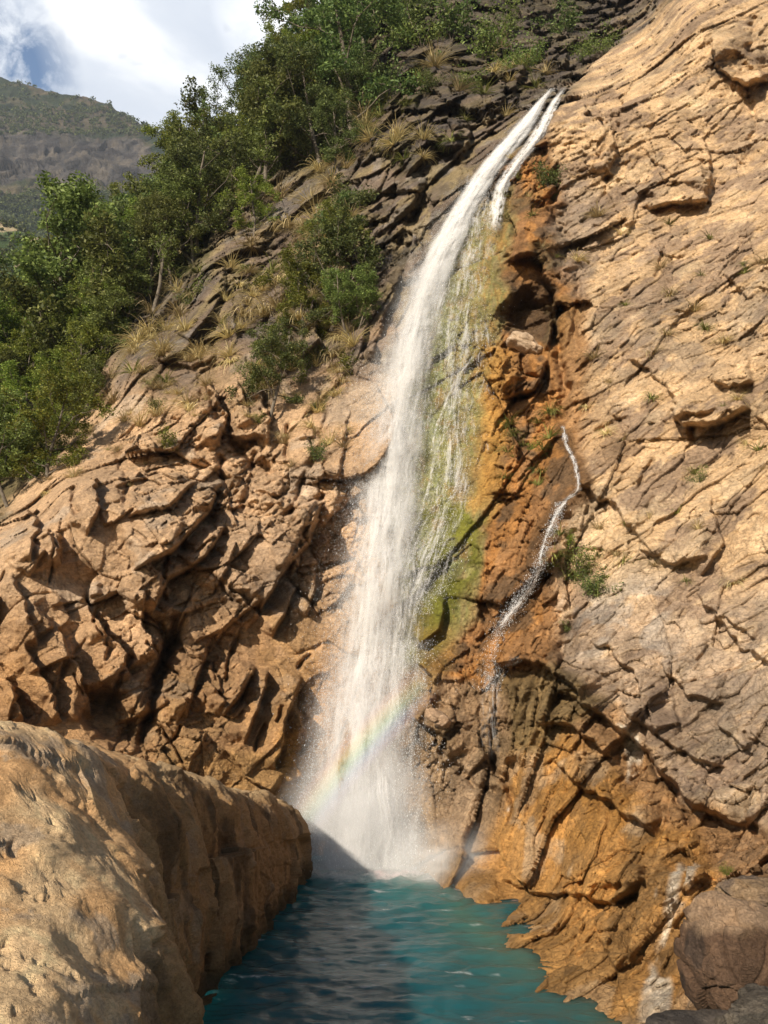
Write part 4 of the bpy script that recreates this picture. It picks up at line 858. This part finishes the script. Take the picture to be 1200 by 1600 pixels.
# ------------------------------------------------------------------ water falling: lens-shaped bundles of streaky sheets plus drops
def fall_mat(name, dens, fx, fs, thr, grain=.5, colr=(.80, .79, .77)):
    m, t, o = mat_base(name); d = N(t, 'ShaderNodeBsdfDiffuse'); tl = N(t, 'ShaderNodeBsdfTranslucent'); tr = N(t, 'ShaderNodeBsdfTransparent')
    d.inputs[0].default_value = (*colr, 1); tl.inputs[0].default_value = (*colr, 1)
    mx = N(t, 'ShaderNodeMixShader', _0=.35); L(t, d.outputs[0], mx.inputs[1]); L(t, tl.outputs[0], mx.inputs[2])
    f = N(t, 'ShaderNodeAttribute', attribute_name='flow').outputs['Vector']; e = N(t, 'ShaderNodeAttribute', attribute_name='edge').outputs['Fac']
    a = noise(t, mapping(t, f, (fx, fs, 1)), 1, 4, .6, .4); b = noise(t, mapping(t, f, (fx*4.5, fs*3.2, 1)), 1, 5, .65, .3)
    g = noise(t, mapping(t, f, (13, 5, 1)), 1, 3, .8)
    s = math_(t, 'ADD', math_(t, 'ADD', math_(t, 'MULTIPLY', a, 1.0), math_(t, 'MULTIPLY', b, .75)), math_(t, 'MULTIPLY', g, grain))
    big = noise(t, mapping(t, f, (fx*.4, fs*2.2, 1)), 1, 3, .6, .8)
    s = math_(t, 'ADD', s, math_(t, 'MULTIPLY', big, 1.1))
    s = math_(t, 'SUBTRACT', s, (1.75+1.1+grain)/2+thr)
    s = math_(t, 'ADD', math_(t, 'MULTIPLY', s, 3.2), .5, True)
    al = math_(t, 'MULTIPLY', math_(t, 'MULTIPLY', s, e), dens, True)
    m2 = N(t, 'ShaderNodeMixShader'); L(t, al, m2.inputs[0]); L(t, tr.outputs[0], m2.inputs[1]); L(t, mx.outputs[0], m2.inputs[2]); L(t, m2.outputs[0], o.inputs[0])
    return m
M['fall'] = fall_mat('falling_water', .52, 2.2, .14, .06, .35)
M['soft'] = fall_mat('soft_spray_veil', .30, 1.1, .2, .0, 1.2)
M['veil'] = fall_mat('water_veil', .5, 4.5, .22, .2, .7)
M['trickle'] = fall_mat('trickle_water', .72, 15, 1.6, .02, .9)
M['thin'] = fall_mat('thin_strand_water', .55, 9, 1.3, .1, .9)
M['stream'] = fall_mat('small_stream_water', .9, 6, .7, -.08, .7)
_b = 6; _Y = PT[:PT.shape[0]//_b*_b, :PT.shape[1]//_b*_b, 1]; _Y = _Y.reshape(_Y.shape[0]//_b, _b, _Y.shape[1]//_b, _b).min((1, 3))
for _ in range(2):
    _q = np.pad(_Y, 1, mode='edge'); _Y = (_q[:-2, 1:-1]+_q[2:, 1:-1]+_q[1:-1, :-2]+_q[1:-1, 2:]+2*_Y)/6
def wallY(px, py):
    u = np.clip((np.asarray(px, float)-PX[0])/(STEP*_b)-.5, 0, _Y.shape[1]-1.001); v = np.clip((np.asarray(py, float)-PY[0])/(STEP*_b)-.5, 0, _Y.shape[0]-1.001)
    i = u.astype(int); j = v.astype(int); u = u-i; v = v-j
    return (_Y[j, i]*(1-u)+_Y[j, i+1]*u)*(1-v)+(_Y[j+1, i]*(1-u)+_Y[j+1, i+1]*u)*v
def fall(name, prof, mat, layers=5, thick=.5, off=.5, parent=None, rows=150, cols=26, soft=.35, seed=0, fade=(0, 0), Yf=None):
    """prof: rows of (py, px_left, px_right); depth in front of the wall"""
    A = np.array(prof, float); yy = np.linspace(A[0, 0], A[-1, 0], rows)
    xl = np.interp(yy, A[:, 0], A[:, 1]); xr = np.interp(yy, A[:, 0], A[:, 2]); sm_ = np.ones(9)/9
    pad = lambda q: np.convolve(np.pad(q, 4, mode='reflect', reflect_type='odd'), sm_, 'valid')
    xl, xr = pad(xl), pad(xr); cxm = (xl+xr)/2; hw = (xr-xl)/2
    base = (wallY(cxm, yy) if Yf is None else np.minimum(Yf(yy), np.minimum(wallY(cxm, yy), wallY(cxm+hw*.5, yy))+.25))-off; base = pad(base)
    Cn = at(cxm, yy, base); s_ = np.r_[0, np.cumsum(np.linalg.norm(np.diff(Cn, axis=0), axis=1))]
    VV = []; FF = []; fl = []; ed = []; n0 = 0
    for k in range(layers):
        o_ = 0 if layers == 1 else (k/(layers-1)*2-1); wk = math.sqrt(max(.08, 1-o_*o_*.85)); u = np.linspace(-1, 1, cols)
        bulge = np.sqrt(np.clip(1-u*u, 0, 1))*.35
        Y_ = base[:, None]-(o_*thick+bulge[None]*thick)
        jx = fbm(np.stack([np.full(rows, k*3.3+seed), s_*.35, s_*0], -1), 3, 5+k+seed)*hw*.22
        X_ = cxm[:, None]+jx[:, None]+hw[:, None]*wk*u[None]*1.08
        P = at(X_, yy[:, None], Y_); VV.append(P.reshape(-1, 3)); FF.append(gridF(rows, cols)+n0); n0 += rows*cols
        met = (hw/FPX*base*1.05)[:, None]*u[None]*wk
        fl.append(np.stack([met+k*7.3+seed*3, -np.broadcast_to(s_[:, None], met.shape), np.full(met.shape, k*5.7+seed)], -1).reshape(-1, 3))
        v = np.linspace(0, 1, rows); fd = sstep(0, max(fade[0], 1e-3), v)*sstep(0, max(fade[1], 1e-3), 1-v)
        ed.append((sstep(0, soft, 1-np.abs(u))[None]*fd[:, None]).reshape(-1))
    return mesh(name, np.concatenate(VV), np.concatenate(FF), M[mat], parent, attrs={'flow': np.concatenate(fl), 'edge': np.concatenate(ed)}, smooth=True)
m, t, o = mat_base('water_drops'); p = N(t, 'ShaderNodeBsdfDiffuse'); p.inputs[0].default_value = (.95, .95, .94, 1)
tl = N(t, 'ShaderNodeBsdfTranslucent'); tl.inputs[0].default_value = (.95, .95, .94, 1); mx = N(t, 'ShaderNodeMixShader', _0=.4); L(t, p.outputs[0], mx.inputs[1]); L(t, tl.outputs[0], mx.inputs[2]); L(t, mx.outputs[0], o.inputs[0])
M['drops'] = m
def drops(name, prof, n, parent, spread=1.0, size=.022, off=.6, seed=1, thick=.6, Yf=None, tri=True):
    rg = np.random.default_rng(seed); A = np.array(prof, float); yy = rg.uniform(A[0, 0], A[-1, 0], n)
    xl = np.interp(yy, A[:, 0], A[:, 1]); xr = np.interp(yy, A[:, 0], A[:, 2]); c = (xl+xr)/2; hw = (xr-xl)/2
    X = c+rg.normal(size=n)*hw*.62*spread; Y = (wallY(c, yy) if Yf is None else Yf(yy))-off-rg.normal(size=n)*thick*.6
    P = at(X, yy, Y); s = size*rg.lognormal(0, .45, (n, 1)); a = rg.normal(size=(n, 3))*.35; a[:, 2] = -1.4; a[:, 0] -= .25
    b = rg.normal(size=(n, 3)); b = np.cross(a, b); b /= np.linalg.norm(b, axis=1)[:, None]; c2 = np.cross(a, b); c2 /= np.linalg.norm(c2, axis=1)[:, None]
    V = np.stack([P-a*s, P+b*s*.55, P+(-b*.3+c2*.5)*s, P+(-b*.3-c2*.5)*s, P+a*s*.6], 1).reshape(-1, 3)
    i = np.arange(n)[:, None]*5; F_ = np.concatenate([i+np.array([[0, 1, 2]]), i+np.array([[0, 2, 3]]), i+np.array([[0, 3, 1]]), i+np.array([[4, 2, 1]]), i+np.array([[4, 3, 2]]), i+np.array([[4, 1, 3]])])
    return mesh(name, V, F_, M['drops'], parent, K=3)
WF = empty('waterfall', tuple(at(560, 1350, 29.6))); WF2 = None
tag(WF, 'tall white waterfall dropping from the notch in the rocks into the pool', 'waterfall')
def keep(o, root):
    o.parent = root; o.matrix_parent_inverse = root.matrix_basis.inverted(); return o
MAIN = [(138,858,870),(148,848,862),(158,838,852),(175,822,848),(200,800,836),(240,764,806),(280,732,776),(330,700,744),(380,668,728),(430,648,706),(500,620,692),(600,594,672),(700,574,662),(800,556,654),(900,538,648),(1000,520,644),(1100,502,644),(1200,484,646),(1300,472,650),(1360,466,654)]
def mainY(y): return np.interp(y, [140, 200, 300, 400, 500, 600, 700, 800, 900, 1000, 1100, 1200, 1300, 1370], [43, 41.4, 39.2, 37.2, 35.8, 34.7, 33.8, 33.0, 32.3, 31.7, 31.1, 30.6, 30.15, 29.85])
MAINC = [(p[0], p[1]+(p[2]-p[1])*.12, p[2]-(p[2]-p[1])*.30) for p in MAIN]
keep(fall('water_curtain', MAIN, 'fall', 6, .55, .35, rows=260, cols=30, soft=.75, seed=1, fade=(.03, 0), Yf=mainY), WF)
keep(fall('water_curtain', MAINC, 'fall', 4, .3, .4, rows=260, cols=22, soft=.6, seed=4, Yf=mainY), WF)
TOPC = [(p[0], p[1]+2, p[2]-2) for p in MAIN if p[0] < 560]
keep(fall('water_curtain', TOPC, 'stream', 4, .3, .4, rows=140, cols=22, soft=.5, seed=6, fade=(.1, .45), Yf=mainY), WF)
RS = [(134,880,888),(142,873,886),(150,866,880),(165,856,872),(190,842,862),(215,826,850),(255,794,818),(290,772,796),(330,764,788),(365,756,784)]
def rsY(y): return np.interp(y, [140, 215, 290, 370, 460], [41.8, 40.9, 38.9, 36.6, 35.6])
keep(fall('side_strand', RS, 'stream', 3, .2, .3, rows=90, cols=14, soft=.5, seed=8, fade=(.12, .15), Yf=rsY), WF)
keep(fall('side_strand', [(268,728,790),(320,716,784),(375,706,780)], 'veil', 3, .2, .3, rows=60, cols=24, soft=.3, seed=9, fade=(.1, .1)), WF)
keep(fall('side_strand', [(366,704,782),(388,696,782),(430,684,776)], 'veil', 3, .2, .5, rows=30, cols=24, soft=.4, seed=10, fade=(.3, .5)), WF)
keep(fall('wall_veil', [(390,690,775),(500,672,772),(650,650,766),(800,640,752),(900,632,700),(980,628,670)], 'veil', 3, .15, .25, rows=160, cols=30, soft=.25, seed=12, fade=(.05, .15)), WF)
for k, (pts, sd2) in enumerate([([(730,724,744),(760,704,730),(790,688,706),(840,672,694),(880,652,676),(930,630,656),(1000,618,640)], 13), ([(760,690,700),(820,655,668),(880,628,644),(960,614,634)], 14),
     ([(700,672,690),(760,662,680),(830,640,655),(900,612,630),(980,600,622)], 15), ([(550,738,752),(600,700,716),(660,676,690),(720,664,676)], 16), ([(820,684,694),(900,668,678),(960,640,652),(1010,630,644)], 18)]):
    keep(fall('side_strand', pts, 'thin', 2, .12, .2, rows=70, cols=9, soft=.7, seed=sd2, fade=(.15, .2)), WF)
keep(fall('wall_veil', [(930,600,662),(1050,585,652),(1180,575,655),(1280,572,660),(1362,575,668)], 'veil', 4, .3, .3, rows=100, cols=26, soft=.5, seed=19, fade=(.2, 0), Yf=mainY), WF)
keep(fall('spray_veil', [(300,712,760),(430,622,720),(600,562,686),(800,528,676),(1000,490,672),(1200,452,676),(1362,440,690)], 'soft', 5, .7, .4, rows=160, cols=26, soft=1.0, seed=40, fade=(.15, 0), Yf=mainY), WF)
keep(fall('wall_veil', [(700,600,690),(850,578,690),(1000,560,680),(1150,545,680),(1362,530,690)], 'veil', 4, .4, .5, rows=100, cols=26, soft=.8, seed=39, fade=(.3, 0), Yf=mainY), WF)
keep(drops('spray', MAIN, 50000, None, .95, .010, .45, 1, .6, mainY), WF)
keep(drops('spray', [(p[0], p[1]-10, p[1]+26) for p in MAIN if p[0] > 250], 45000, None, 1.1, .0075, .45, 2, .6, mainY), WF)
keep(drops('spray', [(1000,600,665),(1200,590,690),(1370,560,720)], 14000, None, 1.2, .010, .8, 3, 1.0, mainY), WF)
keep(drops('spray', [(560,560,640),(800,530,650),(1100,478,650),(1370,440,690)], 40000, None, 1.0, .009, .5, 7, 1.1, mainY), WF)
keep(drops('spray', [(300,728,790),(380,700,780),(800,640,752),(960,630,690)], 20000, None, .9, .010, .3, 4, .15), WF)
S2 = empty('side_stream', tuple(at(880, 780, 29))); tag(S2, 'thin white side stream zigzagging down the rusty rock right of the main waterfall', 'waterfall')
for pts, sd2 in (([(664,875,884),(675,878,886),(684,876,890),(694,881,888),(703,884,894),(714,889,900),(726,895,903),(742,896,908),(752,900,907),(766,896,911),(776,885,900),(784,872,890)], 31), ([(780,880,892),(795,868,882),(812,862,869),(830,852,862),(848,848,853),(862,842,851),(878,840,846),(892,836,848),(915,824,840),(928,812,834),(942,802,824),(952,792,812),(966,781,800),(982,770,790)], 32)):
    keep(fall('water_strand', pts, 'trickle', 3, .10, .3, rows=140, cols=12, soft=.9, seed=sd2, fade=(.03, .06)), S2)
keep(fall('water_strand', [(1030,764,800),(1080,752,782),(1130,746,790),(1190,744,796)], 'veil', 3, .25, .4, rows=70, cols=18, soft=.6, seed=33, fade=(.2, .4)), S2)
keep(fall('water_strand', [(1024,778,830),(1034,776,836),(1044,766,810)], 'thin', 2, .1, .3, rows=20, cols=20, soft=.5, seed=34, fade=(.4, .4)), S2)
keep(drops('spray', [(784,868,884),(890,832,852),(982,768,796),(1080,748,788)], 6000, None, 1.1, .010, .3, 5, .2), S2)
# spray cloud over the pool where the water lands
def mist(name, c, r, dens, label, seed):
    import bmesh
    bm = bmesh.new(); bmesh.ops.create_icosphere(bm, subdivisions=4, radius=1); me = bpy.data.meshes.new(name); bm.to_mesh(me); bm.free()
    o = bpy.data.objects.new(name, me); C.objects.link(o); o.location = c; o.scale = r
    m, t, out = mat_base(name); v = N(t, 'ShaderNodeVolumePrincipled'); L(t, v.outputs[0], out.inputs['Volume']); v.inputs['Color'].default_value = (.98, .96, .93, 1); v.inputs['Anisotropy'].default_value = -.5
    tc = N(t, 'ShaderNodeTexCoord').outputs['Object']; ln = N(t, 'ShaderNodeVectorMath', operation='LENGTH'); L(t, tc, ln.inputs[0])
    f = ramp(t, ln.outputs['Value'], [(.15, (1, 1, 1)), (.55, (.35, .35, .35)), (.98, (0, 0, 0))]); nz = ramp(t, noise(t, mapping(t, tc, (1, 1, 1), loc=(seed, 0, 0)), 2.6, 4, .6, .5), [(.35, (.15,)*3), (.68, (1,)*3)])
    L(t, math_(t, 'MULTIPLY', math_(t, 'MULTIPLY', f, nz), dens), v.inputs['Density']); me.materials.append(m)
    tag(o, label, 'mist', kind='stuff'); return o
mist('mist', tuple(at(560, 1290, 29.2)), (3.2, 1.7, 3.4), 1.7, 'white spray cloud where the waterfall hits the pool', 1)
mist('mist', tuple(at(700, 1350, 27.6)), (2.6, 1.6, 1.5), .8, 'thin spray drifting along the orange rocks at the waterline', 5)

# rainbow: sunlight colours painted on a see-through band 42 degrees off the line away from the sun
ax = Vector(SUN); e1 = ax.orthogonal().normalized(); e2 = ax.cross(e1)
pts = []; fu = []
ths = np.linspace(0, 2*np.pi, 2400)
rads = np.linspace(R(40.0), R(42.8), 9)
sel = []
for th in ths:
    d_ = ax*math.cos(R(41.5))+(e1*math.cos(th)+e2*math.sin(th))*math.sin(R(41.5))
    if d_.y <= 0: continue
    x, y = proj(np.array([d_.x, d_.y, d_.z])*28.7/d_.y+np.array([0, 0, CAMZ]))
    if 440 < x < 665 and 1020 < y < 1300: sel.append((th, x, y))
print('RAINBOW', len(sel), sel[:1], sel[-1:])
if len(sel) > 8:
    V = []; uu = []; vv = []
    for k, (th, x, y) in enumerate(sel):
        for j, rd in enumerate(rads):
            d_ = ax*math.cos(rd)+(e1*math.cos(th)+e2*math.sin(th))*math.sin(rd); V.append(np.array([d_.x, d_.y, d_.z])*28.5/d_.y+np.array([0, 0, CAMZ])); uu.append(j/8); vv.append(math.sin(math.pi*k/(len(sel)-1))**.6)
    m, t, out = mat_base('painted_rainbow'); df = N(t, 'ShaderNodeBsdfDiffuse'); tr = N(t, 'ShaderNodeBsdfTransparent'); mx = N(t, 'ShaderNodeMixShader')
    u_ = N(t, 'ShaderNodeAttribute', attribute_name='band').outputs['Fac']; v_ = N(t, 'ShaderNodeAttribute', attribute_name='edge').outputs['Fac']
    L(t, ramp(t, u_, [(.1, (.40, .30, .85)), (.3, (.20, .55, .95)), (.48, (.25, .85, .35)), (.66, (.95, .88, .25)), (.80, (1, .55, .2)), (.92, (.95, .30, .22))]), df.inputs[0])
    sh2 = ramp(t, u_, [(0, (0, 0, 0)), (.25, (.8,)*3), (.75, (1,)*3), (1, (0, 0, 0))]); L(t, math_(t, 'MULTIPLY', math_(t, 'MULTIPLY', sh2, v_), .12), mx.inputs[0])
    L(t, tr.outputs[0], mx.inputs[1]); L(t, df.outputs[0], mx.inputs[2]); L(t, mx.outputs[0], out.inputs[0])
    o = mesh('rainbow', np.array(V), gridF(len(sel), 9), m, attrs={'band': uu, 'edge': vv}, smooth=True); tag(o, 'faint curved rainbow in the spray of the lower waterfall', 'rainbow')

# ------------------------------------------------------------------ the air
def haze(x0, x1, y0, y1, z0, z1, dens):
    V = np.array([(x, y, z) for x in (x0, x1) for y in (y0, y1) for z in (z0, z1)]); F_ = [(0,1,3,2),(4,6,7,5),(0,4,5,1),(2,3,7,6),(0,2,6,4),(1,5,7,3)]
    m, t, out = mat_base('haze'); v = N(t, 'ShaderNodeVolumePrincipled'); v.inputs['Color'].default_value = (.80, .88, 1, 1); v.inputs['Density'].default_value = dens; v.inputs['Anisotropy'].default_value = .2
    L(t, v.outputs[0], out.inputs['Volume']); o = mesh('haze', V, F_, m); tag(o, 'thin blue air haze over the whole valley', 'haze', kind='stuff')
haze(-900, 900, -20, 1600, -400, 1100, .00012)
